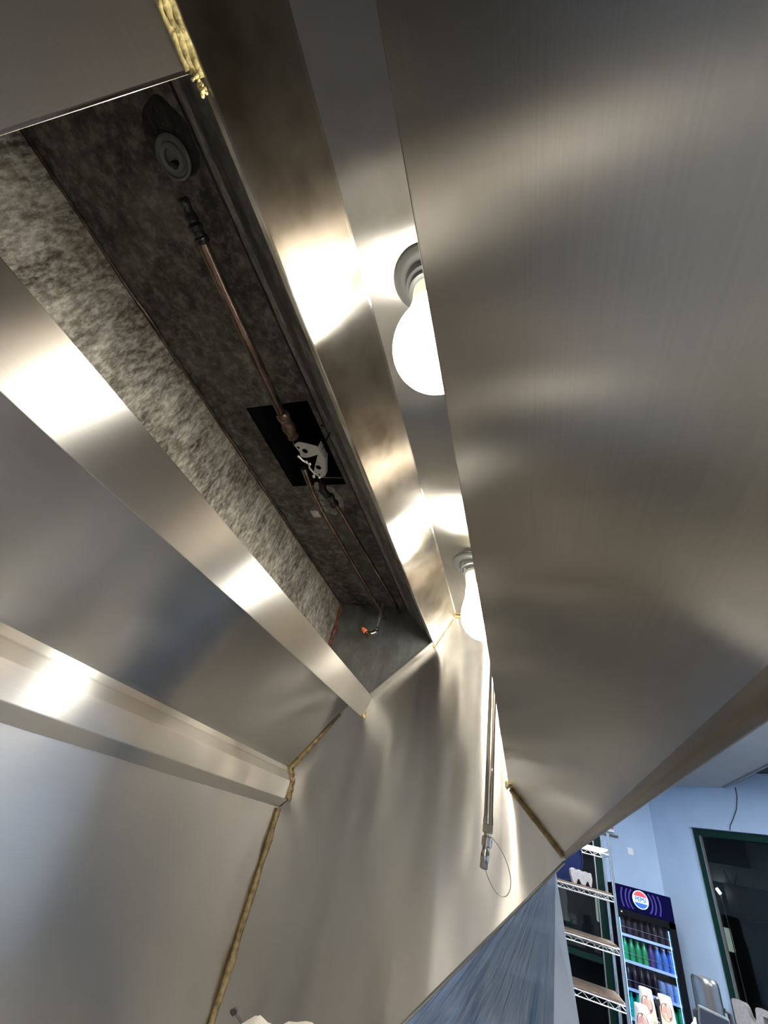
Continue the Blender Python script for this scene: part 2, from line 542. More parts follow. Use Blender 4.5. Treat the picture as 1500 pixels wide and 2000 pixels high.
# far wall facing the kitchen, with the first window
bm = NB()
box(bm, 1.07, 1.848, YF, YF + 0.12, ZF, 2.0)
box(bm, XL, 1.07, YF, YF + 0.12, 1.35, 2.0)
box(bm, XL, 1.07, YF, YF + 0.12, ZF, -1.45)
struct('wall_far', bm, M['blue'], 'pale blue wall behind the drinks cooler, blank plate high on it')
# slanted wall with the second window
C0 = Vector((1.848, YF, 0)); D = Vector((0.70, -0.714, 0)).normalized(); NRM = Vector((-D.y, D.x, 0))   # NRM points outdoors
def wb(bm, t0, t1, z0, z1, n0, n1, bev=0):
    c = C0 + D * (t0 + t1) / 2 + NRM * (n0 + n1) / 2 + Vector((0, 0, (z0 + z1) / 2))
    return obox(bm, c, D, NRM, (0, 0, 1), t1 - t0, n1 - n0, z1 - z0, bev)
W0, W1, WT, WB_ = 0.565, 4.2, 1.145, -0.95
bm = NB()
wb(bm, 0, W0, ZF, 2.0, 0, 0.16); wb(bm, W0, W1, WT, 2.0, 0, 0.16); wb(bm, W0, W1, ZF, WB_, 0, 0.16); wb(bm, W1, 5.2, ZF, 2.0, 0, 0.16)
struct('wall_slanted', bm, M['blue'], 'pale blue slanted wall with a tall dark window')
struct('wall_right', box(NB(), XR, XR + 0.1, YN, 5.2, ZF, 2.2), M['blue'], 'pale blue wall on the far right side of the shop')
def window(name, label, bmf, bmp, bmt):
    t = bpy.data.objects.new(name, None); COL.objects.link(t); t.location = OFF
    tag(t, label, 'window', kind='structure')
    obj('window_frame', bmf, M['green'], t); obj('window_trim', bmt, M['alu'], t); obj('window_pane', bmp, M['wglass'], t)
    return t
f = NB(); wb(f, W0 + .012, W0 + .085, WB_, WT - .01, 0.05, 0.13, .004); wb(f, W0 + .085, W1, WT - .085, WT - .01, 0.05, 0.13, .004); wb(f, W0 + .085, W1, WB_, WB_ + .08, 0.05, 0.13, .004); wb(f, 2.5, 2.56, WB_ + .08, WT - .085, 0.05, 0.13, .004)
tr = NB(); wb(tr, W0 + .085, W0 + .098, WB_ + .08, WT - .085, 0.045, 0.10)
p = NB(); wb(p, W0 + .09, W1, WB_ + .06, WT - .07, 0.088, 0.094)
window('window_2', 'tall dark green framed window in the slanted wall, night outside', f, p, tr)
f = NB(); box(f, 0.97, 1.07, YF + .01, YF + .10, -1.45, 1.35, .004); box(f, XL, 0.97, YF + .01, YF + .10, 1.27, 1.35, .004); box(f, XL, 0.97, YF + .01, YF + .10, -1.45, -1.37, .004)
box(f, 0.05, 0.11, YF + .01, YF + .10, -1.37, 1.27, .004); box(f, 0.11, 0.97, YF + .01, YF + .10, -0.62, -0.56, .004)
tr = NB(); box(tr, 0.955, 0.97, YF + .005, YF + .09, -1.37, 1.27)
p = NB(); box(p, XL, 0.97, YF + .05, YF + .056, -1.42, 1.3)
window('window_1', 'dark green framed window behind the chrome wire shelving', f, p, tr)
# ceilings
struct('ceiling', box(NB(), XL, XR, YN, YF + 0.5, 1.83, 1.95), M['black'], 'black upper ceiling above the grey soffit')
struct('trim_1', box(NB(), XL, 2.655, YN, YF + 0.3, 1.65, 1.825), M['soffit'], 'grey dropped soffit running over the cooking line')
bm = NB(); box(bm, 2.64, 2.67, YN, YF - .9, 1.635, 1.66, .003)
struct('trim_2', bm, M['alu'], 'pale metal edge strip along the soffit')
# fluorescent troffers in the ceiling (out of the frame)
TG = 'fluorescent troffers on the shop ceiling'
for i, (x, y, sx, sy, z) in enumerate([(1.3, 2.7, .6, 1.2, 1.65), (1.0, 5.3, .6, 1.2, 1.65), (3.9, 1.2, .6, 1.2, 1.83), (3.9, 4.6, .6, 1.2, 1.83)]):
    t = thing('ceiling_light', ['troffer on the soffit over the counter', 'troffer on the soffit before the wire shelving', 'near troffer on the black ceiling', 'far troffer on the black ceiling'][i], 'ceiling light', (x, y, z), TG)
    b = NB(); box(b, x - sx / 2 - .02, x + sx / 2 + .02, y - sy / 2 - .02, y + sy / 2 + .02, z - .03, z)
    obj('housing', b, M['white'], t)
    b = NB(); box(b, x - sx / 2, x + sx / 2, y - sy / 2, y + sy / 2, z - .036, z - .031)
    obj('diffuser', b, M['troffer'], t)

t = thing('kitchen_light', 'warm white kitchen ceiling light behind the photographer, beyond the hood', 'ceiling light', (0.3, -2.5, 1.65))  # added light: brightens the near wall mirrored in the end panel
b = NB(); box(b, -0.42, 1.02, -2.82, -2.18, 1.62, 1.65); obj('housing', b, M['white'], t)
b = NB(); box(b, -0.40, 1.00, -2.8, -2.2, 1.614, 1.619); obj('diffuser', b, M['ktroffer'], t)

# ================================================================== THE HOOD
Y0, Y1 = -1.75, 1.5
ZC = 0.764
hood = thing('exhaust_hood', 'large brushed stainless steel kitchen exhaust hood seen from below', 'exhaust hood', (-0.35, -0.1, 0.02))
def hp(name, bm, m, label=None, smooth=True, kind=None):
    o = obj(name, bm, m, hood, smooth)
    if label: o['label'] = label
    if kind: o['kind'] = kind
    return o
# front panel with rolled hem, bottom lip at (.088,.076), upper free edge at (-.060,.214)
prof = [(-0.0555, 0.222), (-0.060, 0.2155), (0.0845, 0.0800)]
fp_tab = [(0.1, 0.0163), (0.45, 0.0150), (0.95, 0.0078), (1.5, 0.0)]
def fp_warp(c):      # the free edge of the panel narrows away from the end panel
    k = max(0.0, min(1.0, (0.0845 - c.x) / 0.1445)) * interp(c.y, fp_tab)
    return (k, 0, -0.93 * k)
hp('front_panel', warp(sheet(NB(), prof, 0.0025, Y0, Y1, 0.004, 60), fp_warp), M['front'])
hem = [(0.0843, 0.0802), (0.0880, 0.0765), (0.0885, 0.0732), (0.0915, 0.0697), (0.0938, 0.0715), (0.0938, 0.80)]
hp('front_lip', sheet(NB(), hem, 0.0025, Y0, Y1, 0.0015), M['lip'], 'rolled bottom lip of the front panel')
# end panel (far): deep skirt cut at 45 degrees
endpoly = [(0.0938, 0.070), (0.0938, 0.80), (-0.80, 0.80), (-0.80, -0.828), (-0.7, -0.725), (0.088, 0.0665)]
hp('end_panel', prism_y(NB(), endpoly, Y1, Y1 + 0.003), M['end'], 'far end panel with slanted bottom edge')
b = NB(); tube(b, [(0.088, Y1 - .001, 0.063), (-0.70, Y1 - .001, -0.727)], 0.0035, 8)
hp('skirt_hem', b, M['rail'], 'folded edge of the end panel')
hp('end_panel', prism_y(NB(), [(0.0938, 0.072), (0.0938, 0.80), (-0.80, 0.80), (-0.80, 0.0), (0.0, 0.0)], Y0 - 0.003, Y0), M['end'], 'near end panel')
# hood ceiling in front of the filters, and the upper filter rail
hp('ceiling_panel', sheet(NB(), [(0.0935, ZC + .004), (-0.2805, ZC + .004)], 0.003, Y0, Y1), M['ceil'], 'flat strip of hood ceiling that carries the lamps')
hp('upper_rail', sheet(NB(), [(-0.2705, ZC + .004), (-0.2765, ZC), (-0.3455, 0.6265), (-0.3555, 0.6335)], 0.0025, Y0, Y1, 0.002), M['railup'], 'upper filter rail')
b = NB(); sheet(b, [(-0.283, ZC - .001), (-0.286, ZC - .004)], 0.003, Y0, Y1)
# lower filter rail
lr_tab = [(0.2, 1.0), (0.7, 0.53), (1.5, 0.0)]
def lr_warp(c):
    k = max(0.0, min(1.0, (0.401 - c.z) / 0.076)) * interp(c.y, lr_tab)
    return (-0.0045 * k, 0, -0.0265 * k)
hp('lower_rail', warp(sheet(NB(), [(-0.598, 0.338), (-0.575, 0.325), (-0.553, 0.401), (-0.566, 0.405)], 0.0025, Y0, Y1 - .0, 0.002, 60), lr_warp), M['rail'], 'lower filter rail')
# end strip of the filter rack
fn = Vector((0.7377, 0, -0.6751)); fu = Vector((0.6751, 0, 0.7377))
b = NB(); c = Vector((-0.4505, Y1 - .019, 0.513)); obox(b, c, (0, 1, 0), fu, fn, 0.036, 0.312, 0.003, .001)
hp('rack_end_strip', b, M['rail'], 'narrow steel strip closing the filter rack')
# weld seam across upper rail
b = NB()
a0 = Vector((-0.283, 1.26, ZC)); a1 = Vector((-0.346, 1.235, 0.629)); b = bead(b, a0 + Vector((.001, 0, -.001)), a1 + Vector((.001, 0, -.001)), 0.0022, 20, 0.1, 0.1)
hp('rail_seam', b, M['railup'], 'lap seam across the upper rail')
# sloped back
def sb_warp(c):
    return (0, 0, 0.009 * interp(c.y, [(0.2, 1.0), (0.6, 0.7), (1.5, 0.0)]) * max(0.0, min(1.0, (c.z - 0.095) / 0.028)))
hp('sloped_back', warp(sheet(NB(), [(-0.800, 0.123), (-0.655, 0.340), (-0.612, 0.404)], 0.003, Y0, Y1, .002, 40), sb_warp), M['slope'], 'sloping back panel above the ledge')
# ledge (grease gutter) along the wall
hp('gutter_ledge', warp(sheet(NB(), [(-0.800, 0.124), (-0.794, 0.111), (-0.790, 0.107), (-0.777, 0.087), (-0.773, 0.037), (-0.799, 0.012)], 0.0015, Y0, Y1 - .004, 0.0012, 40), sb_warp), M['ledge'], 'bright stepped ledge along the wall')
# plenum
hp('plenum_back', prism_y(NB(), [(-0.80, 0.28), (-0.80, 0.79), (-0.806, 0.79), (-0.806, 0.28)], Y0, Y1), M['pback'], 'grease stained plenum wall', False)
bm = NB()
ys, ye, xa, xb = 0.446, 0.736, -0.687, -0.502
box(bm, -0.80, -0.478, Y0, ys, 0.775, 0.781)
box(bm, -0.80, -0.478, ye, Y1, 0.775, 0.781)
box(bm, -0.80, xa, ys, ye, 0.775, 0.781)
box(bm, xb, -0.478, ys, ye, 0.775, 0.781)
hp('plenum_ceiling', bm, M['pceil'], 'sooty plenum ceiling', False)
bm = NB()
box(bm, xa - .004, xa, ys - .004, ye + .004, 0.776, 1.25); box(bm, xb, xb + .004, ys - .004, ye + .004, 0.776, 1.25)
box(bm, xa, xb, ys - .004, ys, 0.776, 1.25); box(bm, xa, xb, ye, ye + .004, 0.776, 1.25); box(bm, xa, xb, ys, ye, 1.24, 1.25)
hp('duct_riser', bm, M['dark'], 'black exhaust duct opening', False)
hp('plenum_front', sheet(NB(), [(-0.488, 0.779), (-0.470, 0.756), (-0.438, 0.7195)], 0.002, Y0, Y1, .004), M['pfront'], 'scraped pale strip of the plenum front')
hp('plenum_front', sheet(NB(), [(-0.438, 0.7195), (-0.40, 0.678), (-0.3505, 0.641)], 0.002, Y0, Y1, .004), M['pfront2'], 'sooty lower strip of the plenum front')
hp('plenum_end', prism_y(NB(), [(-0.80, 0.44), (-0.80, 0.779), (-0.48, 0.779), (-0.352, 0.638), (-0.555, 0.404)], Y1 - .004, Y1 - .0005), M['pend'], 'grey zinc plenum end', False)
b = NB()
lathe(b, (-0.79, 1.3, 0.30), (0, 0, 1), [(0.001, 0), (0.002, 0.001)], 6)
b.free()
# weld line along the plenum creases
b = NB(); bead(b, (-0.486, Y0 + 0.2, 0.7735), (-0.486, Y1 - .01, 0.7735), 0.0028, 260, 0.8, 0.8)
hp('crease_bead', b, M['tar'], 'dark sealant along plenum crease')
b = NB(); bead(b, (-0.797, Y0 + 0.2, 0.772), (-0.797, Y1 - .01, 0.772), 0.003, 260, 0.8, 0.8)
hp('crease_bead', b, M['ppipe'], 'brown crust along plenum crease')
b = NB(); bead(b, (-0.797, Y1 - .006, 0.772), (-0.790, Y1 - .006, 0.50), 0.0085, 50, 0.4, 0.5)
hp('sealant_bead', b, M['rustc'], 'rust red sealant in the plenum corner')
# soot patch and round seal
bm = NB()
pts = []
for k in range(40):
    a = 2 * PI * k / 40
    rr = 0.056 * (1 + 0.28 * noise.noise(Vector((math.cos(a) * 1.3, math.sin(a) * 1.3, 3.3))))
    pts.append((-0.532 + rr * 0.80 * math.cos(a), -0.046 + rr * 0.85 * math.sin(a)))
va = [bm.verts.new((x, y, 0.7743)) for x, y in pts]; vb = [bm.verts.new((x, y, 0.7765)) for x, y in pts]
bm.faces.new(va); bm.faces.new(vb[::-1])
for i in range(40): bm.faces.new((va[i], va[(i + 1) % 40], vb[(i + 1) % 40], vb[i]))
hp('black_sealant_patch', bm, M['tar'], 'black smeared sealant around the round seal', False)
# pale bare patch by the duct
bm = NB()
pts = []
for k in range(30):
    a = 2 * PI * k / 30
    rr = 0.06 * (1 + 0.4 * noise.noise(Vector((math.cos(a) * 1.7, math.sin(a) * 1.7, 8.3))))
    pts.append((-0.585 + rr * 0.75 * math.cos(a), 0.80 + rr * 1.1 * math.sin(a)))
va = [bm.verts.new((x, y, 0.7744)) for x, y in pts]; vb = [bm.verts.new((x, y, 0.7765)) for x, y in pts]
bm.faces.new(va); bm.faces.new(vb[::-1])
for i in range(30): bm.faces.new((va[i], va[(i + 1) % 30], vb[(i + 1) % 30], vb[i]))
hp('bare_patch', bm, M['pfront'], 'pale wiped patch on the plenum ceiling', False)
# sealant beads of the corners
b = NB(); bead(b, (-0.794, Y1 - .003, 0.008), (-0.794, Y1 - .003, -0.80), 0.0085, 120, 0.35, 0.2)
hp('sealant_bead', b, M['caulk'], 'tan sealant down the wall corner')
b = NB(); bead(b, (-0.664, Y1 - .003, 0.325), (-0.797, Y1 - .003, 0.126), 0.0055, 60, 0.25, 0.15, prof=lambda t: 0.6 + 0.9 * t)
hp('sealant_bead', b, M['caulk'], 'thin tan sealant along the sloped back')
b = NB(); bead(b, (-0.797, Y1 - .006, 0.126), (-0.778, Y1 - .006, 0.084), 0.0085, 20, 0.3, 0.3); bead(b, (-0.778, Y1 - .006, 0.086), (-0.772, Y1 - .006, 0.036), 0.0085, 20, 0.3, 0.3)
hp('sealant_bead', b, M['caulk'], 'thick sealant around the end of the ledge')
b = NB(); bead(b, (-0.352, Y1 - .004, 0.622), (-0.287, Y1 - .004, 0.755), 0.0085, 40, 0.12, 0.1)
hp('sealant_bead', b, M['foam'], 'pale yellow sealant at the end of the upper rail')
b = NB(); bead(b, (-0.287, Y1 - .003, 0.759), (0.09, Y1 - .003, 0.759), 0.005, 40, 0.12, 0.1)
hp('sealant_bead', b, M['foam'], 'sealant between ceiling strip and end panel')
b = NB(); bead(b, (0.086, Y1 - .003, 0.075), (-0.052, Y1 - .003, 0.203), 0.0068, 50, 0.15, 0.1)
hp('sealant_bead', b, M['caulk'], 'brown sealant between front panel and end panel')
b = NB()
for k in range(9):
    q = Vector((-0.061 + random.uniform(-.004, .004), Y1 - .006, 0.214 + random.uniform(-.009, .006)))
    r_ = bmesh.ops.create_icosphere(b, subdivisions=2, radius=random.uniform(.003, .006)); bmesh.ops.translate(b, verts=r_['verts'], vec=q)
hp('sealant_blob', b, M['foam'], 'yellow sealant blob at the top of the front panel joint')
b = NB()
for k in range(8):
    q = Vector((-0.572 + random.uniform(-.003, .007), Y1 - .006, 0.326 + k * .0035))
    r_ = bmesh.ops.create_icosphere(b, subdivisions=2, radius=random.uniform(.003, .0055)); bmesh.ops.translate(b, verts=r_['verts'], vec=q)
hp('sealant_blob', b, M['foam'], 'yellow sealant blob at the end of the lower rail')
b = NB()
bead(b, (-0.3475, -0.072, 0.6205), (-0.3475, -0.60, 0.6205), 0.0040, 150, 0.2, 0.12)
bead(b, (-0.3555, -0.080, 0.610), (-0.3575, -0.62, 0.606), 0.0030, 260, 0.9, 1.0)
bead(b, (-0.3515, -0.076, 0.6145), (-0.3515, -0.60, 0.6145), 0.0042, 260, 0.6, 0.5)
for k in range(16):
    q = Vector((-0.351 + random.uniform(-.004, .004), -0.068 + random.uniform(-.008, .012), 0.613 + random.uniform(-.006, .006)))
    r_ = bmesh.ops.create_icosphere(b, subdivisions=2, radius=random.uniform(.0015, .0032)); bmesh.ops.translate(b, verts=r_['verts'], vec=q)
hp('sealant_bead', b, M['foam'], 'ragged yellow sealant beside the blank panel')
# small dark clip low on the end panel
b = NB(); obox(b, (-0.742, Y1 - .006, -0.422), (1, 0, -.35), (0, 1, 0), (.35, 0, 1), 0.015, 0.006, 0.009, .002); tube(b, [(-0.732, Y1 - .004, -0.425), (-0.66, Y1 - .004, -0.447)], 0.0008, 6)
hp('wall_clip', b, M['plate'], 'small dark clip low on the end panel')

# stainless wall flashing below the ledge
struct('wall_back', box(NB(), -0.859, -0.799, Y0, Y1 + .003, -1.2, 0.30), M['wallss'], 'stainless steel wall sheet below the hood ledge')

# round seal on the plenum ceiling
t = thing('pipe_seal', 'round grey ringed pipe seal on the plenum ceiling', 'pipe seal', (-0.540, -0.0265, 0.773))
b = NB(); lathe(b, (-0.540, -0.0265, 0.7745), (0, 0, -1), [(0.030, 0), (0.030, 0.004), (0.027, 0.006), (0.024, 0.003), (0.021, 0.003), (0.019, 0.007), (0.013, 0.008), (0.012, 0.002), (0.001, 0.002)], 40)
obj('seal_ring', b, M['ring'], t, True)
b = NB(); lathe(b, (-0.540, -0.018, 0.773), (0, 0, -1), [(0.006, 0), (0.006, 0.009), (0.004, 0.011), (0.001, 0.011)], 20)
obj('seal_plug', b, M['tar'], t, True)['label'] = 'dark centre plug'

# blank panel filling the filter slot
t = thing('filter_blank_panel', 'plain stainless blank panel filling one end of the filter slot', 'blank panel', (-0.4505, -0.5, 0.40))
bl = NB()
cc = Vector((-0.4505, -0.08 - 0.70, 0.513)) + fn * 0.002
obox(bl, cc, (0, 1, 0), fu, fn, 1.40, 0.300, 0.002)
obj('panel_face', bl, M['blank'], t)
bl = NB(); obox(bl, Vector((-0.4505, -0.0795, 0.513)) + fn * 0.0015, (0, 1, 0), fu, fn, 0.002, 0.300, 0.003, .0008)
obj('panel_edge', bl, M['pipe'], t)['label'] = 'bright folded edge'

# ------------------------------------------------------------------ lamps
def hood_lamp(x, y, tilt, label):
    t = thing('hood_lamp', label, 'lamp', (x, y, ZC), 'bare bulbs hanging from the hood ceiling')
    ax = Vector(tilt).normalized()
    b = NB(); lathe(b, (x, y, ZC + .001), (0, 0, -1), [(0.057, 0), (0.057, 0.004), (0.054, 0.008), (0.044, 0.011), (0.040, 0.011)], 48)
    obj('canopy', b, M['plate'], t, True)
    b = NB(); lathe(b, (x, y, ZC - .002), ax, [(0.034, 0), (0.034, 0.018), (0.036, 0.020), (0.036, 0.025), (0.030, 0.028), (0.029, 0.036), (0.032, 0.038), (0.032, 0.043), (0.026, 0.045)], 40)
    obj('socket', b, M['socket'], t, True)
    b = NB(); lathe(b, (x, y, ZC - .002), ax, [(0.024, 0.043), (0.0265, 0.060), (0.029, 0.085), (0.034, 0.105)], 40)
    obj('bulb_neck', b, M['neck'], t, True)['label'] = 'yellowish glass neck'
    b = NB()
    pr = [(0.034, 0.105)]
    for k in range(1, 13):
        u = k / 12; pr.append((0.034 + 0.031 * (0.5 - 0.5 * math.cos(u * PI)) ** 0.85, 0.105 + 0.105 * u))
    for k in range(1, 13):
        a = k / 12 * PI / 2; pr.append((0.065 * math.cos(a), 0.210 + 0.065 * math.sin(a)))
    lathe(b, (x, y, ZC - .002), ax, pr, 48)
    obj('bulb_glass', b, M['bulb'], t, True)
    return t
hood_lamp(-0.160, 0.232, (0.038, 0.030, -0.186), 'large bright bulb near the middle of the hood, half behind the front panel')
hood_lamp(-0.175, 1.115, (0.052, -0.012, -0.19), 'farther bright bulb by the end panel, half behind the front panel')

# ------------------------------------------------------------------ pipes in the plenum
def fitting(b, p, d, r, l):
    lathe(b, p, d, [(r * .8, 0), (r, l * .1), (r, l * .3), (r * .85, l * .36), (r * .85, l * .62), (r * 1.05, l * .7), (r * 1.05, l * .95), (r * .8, l)], 12)
zp = 0.705
t = thing('suppression_pipe', 'thick brown greasy pipe running through the plenum to the bracket', 'pipe', (-0.53, 0.25, zp))
b = NB(); tube(b, [(-0.516, 0.075, zp), (-0.524, 0.17, zp), (-0.538, 0.44, zp)], 0.0105, 20); obj('pipe_run', b, M['ppipe'], t, True)
b = NB(); fitting(b, (-0.515, 0.055, zp), (0, 1, 0), 0.0125, 0.03); fitting(b, (-0.513, 0.02, zp), (0, 1, 0), 0.010, 0.035); obj('pipe_fitting', b, M['tar'], t, True)['label'] = 'black wrapped fitting at the near end'
b = NB(); fitting(b, (-0.537, 0.43, zp), (-.03, 1, 0), 0.016, 0.05); fitting(b, (-0.539, 0.478, zp), (-.03, 1, 0), 0.0135, 0.026); obj('pipe_fitting', b, M['copper'], t, True)['label'] = 'brown hex coupling at the far end'

t = thing('bracket_pipe', 'thin brown pipe with a square clip running from the duct to the plenum end', 'pipe', (-0.575, 1.0, 0.715))
b = NB(); tube(b, [(-0.555, 0.60, 0.70), (-0.580, 0.70, 0.715), (-0.588, 0.80, 0.718), (-0.585, 0.98, 0.72), (-0.575, 1.40, 0.72), (-0.574, 1.49, 0.72)], 0.0075, 16); obj('pipe_run', b, M['ppipe'], t, True)
b = NB(); obox(b, (-0.610, 0.80, 0.715), (1, 0, 0), (0, 1, 0), (0, 0, 1), 0.028, 0.030, 0.004, .001); lathe(b, (-0.610, 0.80, 0.713), (0, 0, -1), [(0.006, 0), (0.006, 0.003), (0.001, 0.003)], 12)
obj('pipe_clip', b, M['bracket'], t, True)['label'] = 'square plated pipe clip'
b = NB(); fitting(b, (-0.586, 0.955, 0.72), (0, 1, 0), 0.0095, 0.02); obj('pipe_fitting', b, M['copper'], t, True)

t = thing('side_pipe', 'second thin pipe with an elbow beside the duct opening', 'pipe', (-0.52, 0.95, 0.72))
b = NB(); tube(b, [(-0.535, 0.735, 0.72), (-0.528, 0.80, 0.72), (-0.512, 1.10, 0.725), (-0.498, 1.45, 0.735)], 0.0075, 16); obj('pipe_run', b, M['ppipe'], t, True)
b = NB(); fitting(b, (-0.536, 0.725, 0.72), (0.05, 1, 0), 0.0135, 0.045); tube(b, [(-0.540, 0.735, 0.72), (-0.552, 0.712, 0.726), (-0.556, 0.70, 0.745), (-0.556, 0.70, 0.80)], 0.012, 14); obj('pipe_elbow', b, M['tar'], t, True)
t['label'] = 'second thin pipe with a dark elbow beside the duct opening'

# fusible link bracket (scissor shaped plated plates)
t = thing('link_bracket', 'shiny plated fusible link bracket hanging under the duct opening', 'bracket', (-0.50, 0.55, 0.665))
zb = 0.668
def P2(px, py):   # local drawing on the bracket's own plane
    return Vector((px, py))
def plate_poly(b, pts, z, th, holes=()):
    # triangulated plate with round holes, via boundary edges
    n = len(pts)
    edges = []
    def loop(ps):
        vs = [b.verts.new((x, y, z)) for x, y in ps]
        return [b.edges.new((vs[i], vs[(i + 1) % len(vs)])) for i in range(len(vs))]
    edges += loop(pts)
    for (hx, hy, hr) in holes:
        edges += loop([(hx + hr * math.cos(2 * PI * k / 16), hy + hr * math.sin(2 * PI * k / 16)) for k in range(16)])
    r = bmesh.ops.triangle_fill(b, edges=edges, use_beauty=True, use_dissolve=False)
    fs = [g for g in r['geom'] if isinstance(g, bmesh.types.BMFace)]
    e = bmesh.ops.extrude_face_region(b, geom=fs)
    bmesh.ops.translate(b, verts=[g for g in e['geom'] if isinstance(g, bmesh.types.BMVert)], vec=(0, 0, th))
def rounded(pts, r=0.004, seg=4):
    out = []
    n = len(pts)
    for i in range(n):
        a, c, d = Vector(pts[i - 1]), Vector(pts[i]), Vector(pts[(i + 1) % n])
        p, q = c + (a - c).normalized() * min(r, (a - c).length * .45), c + (d - c).normalized() * min(r, (d - c).length * .45)
        for s in range(seg + 1):
            tt = s / seg; v = p * (1 - tt) ** 2 + c * 2 * tt * (1 - tt) + q * tt * tt; out.append((v.x, v.y))
    return out
b = NB(); plate_poly(b, rounded([(-0.522, 0.497), (-0.505, 0.490), (-0.462, 0.508), (-0.463, 0.530), (-0.505, 0.540), (-0.521, 0.535), (-0.516, 0.522)], .006), zb, 0.0025, [(-0.501, 0.519, .0078), (-0.514, 0.507, .0042)])
obj('upper_plate', b, M['bracket'], t)['label'] = 'upper plate with two holes'
b = NB(); plate_poly(b, rounded([(-0.474, 0.535), (-0.462, 0.528), (-0.459, 0.545), (-0.482, 0.603), (-0.494, 0.612), (-0.507, 0.603), (-0.508, 0.588)], .006), zb + .003, 0.0025, [(-0.4895, 0.576, .0078), (-0.497, 0.6, .0035)])
obj('lower_plate', b, M['bracket'], t)['label'] = 'lower plate with one hole'
b = NB(); box(b, -0.461, -0.4595, 0.508, 0.545, zb, zb + .022); obox(b, (-0.470, 0.575, zb + .012), (0.38, -.92, 0), (.92, .38, 0), (0, 0, 1), 0.065, 0.0018, 0.020)
obj('side_flange', b, M['bracket'], t)
b = NB(); tube(b, [(-0.525, 0.534, zb), (-0.518, 0.545, zb - .003), (-0.508, 0.560, zb), (-0.512, 0.572, zb), (-0.504, 0.592, zb - .003), (-0.515, 0.600, zb)], 0.0022, 8)
for q in [(-0.525, .534), (-0.512, .552), (-0.506, .560), (-0.513, .603), (-0.498, .606)]:
    r_ = bmesh.ops.create_icosphere(b, subdivisions=2, radius=.004); bmesh.ops.translate(b, verts=r_['verts'], vec=(q[0], q[1], zb))
obj('fusible_link', b, M['bracket'], t, True)
for q in ([(-0.539, 0.49, .703), (-0.522, 0.50, zb)], [(-0.488, 0.607, zb), (-0.47, 0.64, .70), (-0.47, .66, .72)]):
    b = NB(); tube(b, q, 0.0012, 6); obj('link_cable', b, M['wire'], t)['label'] = 'thin steel cable'
b = NB(); tube(b, [(-0.461, 0.525, zb + .01), (-0.461, 0.525, 0.80)], 0.002, 6); box(b, -.495, -.46, .519, .523, .770, .776)
obj('bracket_hanger', b, M['dark'], t)

# plenum nozzle with orange cap
t = thing('plenum_nozzle', 'small fire suppression nozzle with an orange cap at the plenum end', 'nozzle', (-0.575, 1.42, 0.60))
b = NB(); tube(b, [(-0.572, 1.425, 0.755), (-0.575, 1.425, 0.640)], 0.0062, 14); lathe(b, (-0.5725, 1.425, 0.70), (0, 0, -1), [(0.008, 0), (0.009, .003), (0.009, .009), (0.007, .011)], 14)
obj('drop_pipe', b, M['pend'], t, True)
b = NB(); lathe(b, (-0.574, 1.425, 0.648), (0, 0, -1), [(0.008, 0), (0.012, 0.002), (0.012, 0.010), (0.009, 0.012), (0.011, 0.016), (0.011, 0.022), (0.007, 0.026)], 8); tube(b, [(-0.575, 1.425, 0.628), (-0.586, 1.418, 0.616), (-0.600, 1.41, 0.612)], 0.009, 12)
obj('nozzle_elbow', b, M['nozsteel'], t, True)
b = NB(); lathe(b, (-0.590, 1.415, 0.603), (-0.75, -.2, 0.5), [(0.010, 0), (0.0135, 0.003), (0.0135, 0.010), (0.010, 0.013), (0.0115, 0.018), (0.008, 0.024)], 12)
obj('nozzle_body', b, M['copper'], t, True)
b = NB(); lathe(b, (-0.608, 1.41, 0.615), (-0.75, -.2, 0.6), [(0.0065, 0), (0.010, 0.004), (0.010, 0.012), (0.0075, 0.020), (0.004, 0.026), (0.001, 0.028)], 16)
obj('nozzle_cap', b, M['orange'], t, True)['label'] = 'orange rubber cap'

# drop nozzle on a polished pipe
xn, yn = -0.0985, 1.30
t = thing('appliance_nozzle', 'polished drop pipe with capped nozzle hanging in front of the end panel', 'nozzle', (xn, yn, 0.0))
b = NB(); tube(b, [(xn - .004, yn, ZC), (xn - .0, yn, 0.105)], 0.0115, 24); tube(b, [(xn - .0045, yn + .014, ZC), (xn + .006, yn + .016, 0.12)], 0.004, 10); obj('drop_pipe', b, M['pipe'], t, True)
b = NB(); lathe(b, (xn, yn, 0.108), (0, 0, -1), [(0.0105, 0), (0.0125, 0.002), (0.0125, 0.018), (0.010, 0.020)], 24); lathe(b, (xn, yn, 0.090), (0, 0, -1), [(0.011, 0), (0.0145, 0.003), (0.0145, 0.016), (0.011, 0.019)], 6)
obj('hex_coupling', b, M['pipe'], t, True)
b = NB(); lathe(b, (xn, yn, 0.070), (-.10, 0, -1), [(0.009, 0), (0.009, .004), (0.0125, 0.006), (0.0125, 0.024), (0.009, 0.026), (0.009, 0.036), (0.0105, 0.038), (0.0105, 0.050), (0.0085, 0.058)], 24)
obj('nozzle_body', b, M['nozsteel'], t, True)
b = NB(); lathe(b, (xn - .0055, yn, 0.0145), (-.12, 0, -1), [(0.0085, 0), (0.0095, .001), (0.0095, 0.010), (0.006, 0.013)], 20)
obj('nozzle_cap', b, M['ring'], t, True)['label'] = 'grey end cap'
b = NB()
pts = []
for k in range(33):
    a = k / 32
    th = -2.35 + a * 4.0
    pts.append((-0.064 + 0.036 * math.cos(th), yn + .002 + .02 * a, 0.020 + 0.052 * math.sin(th)))
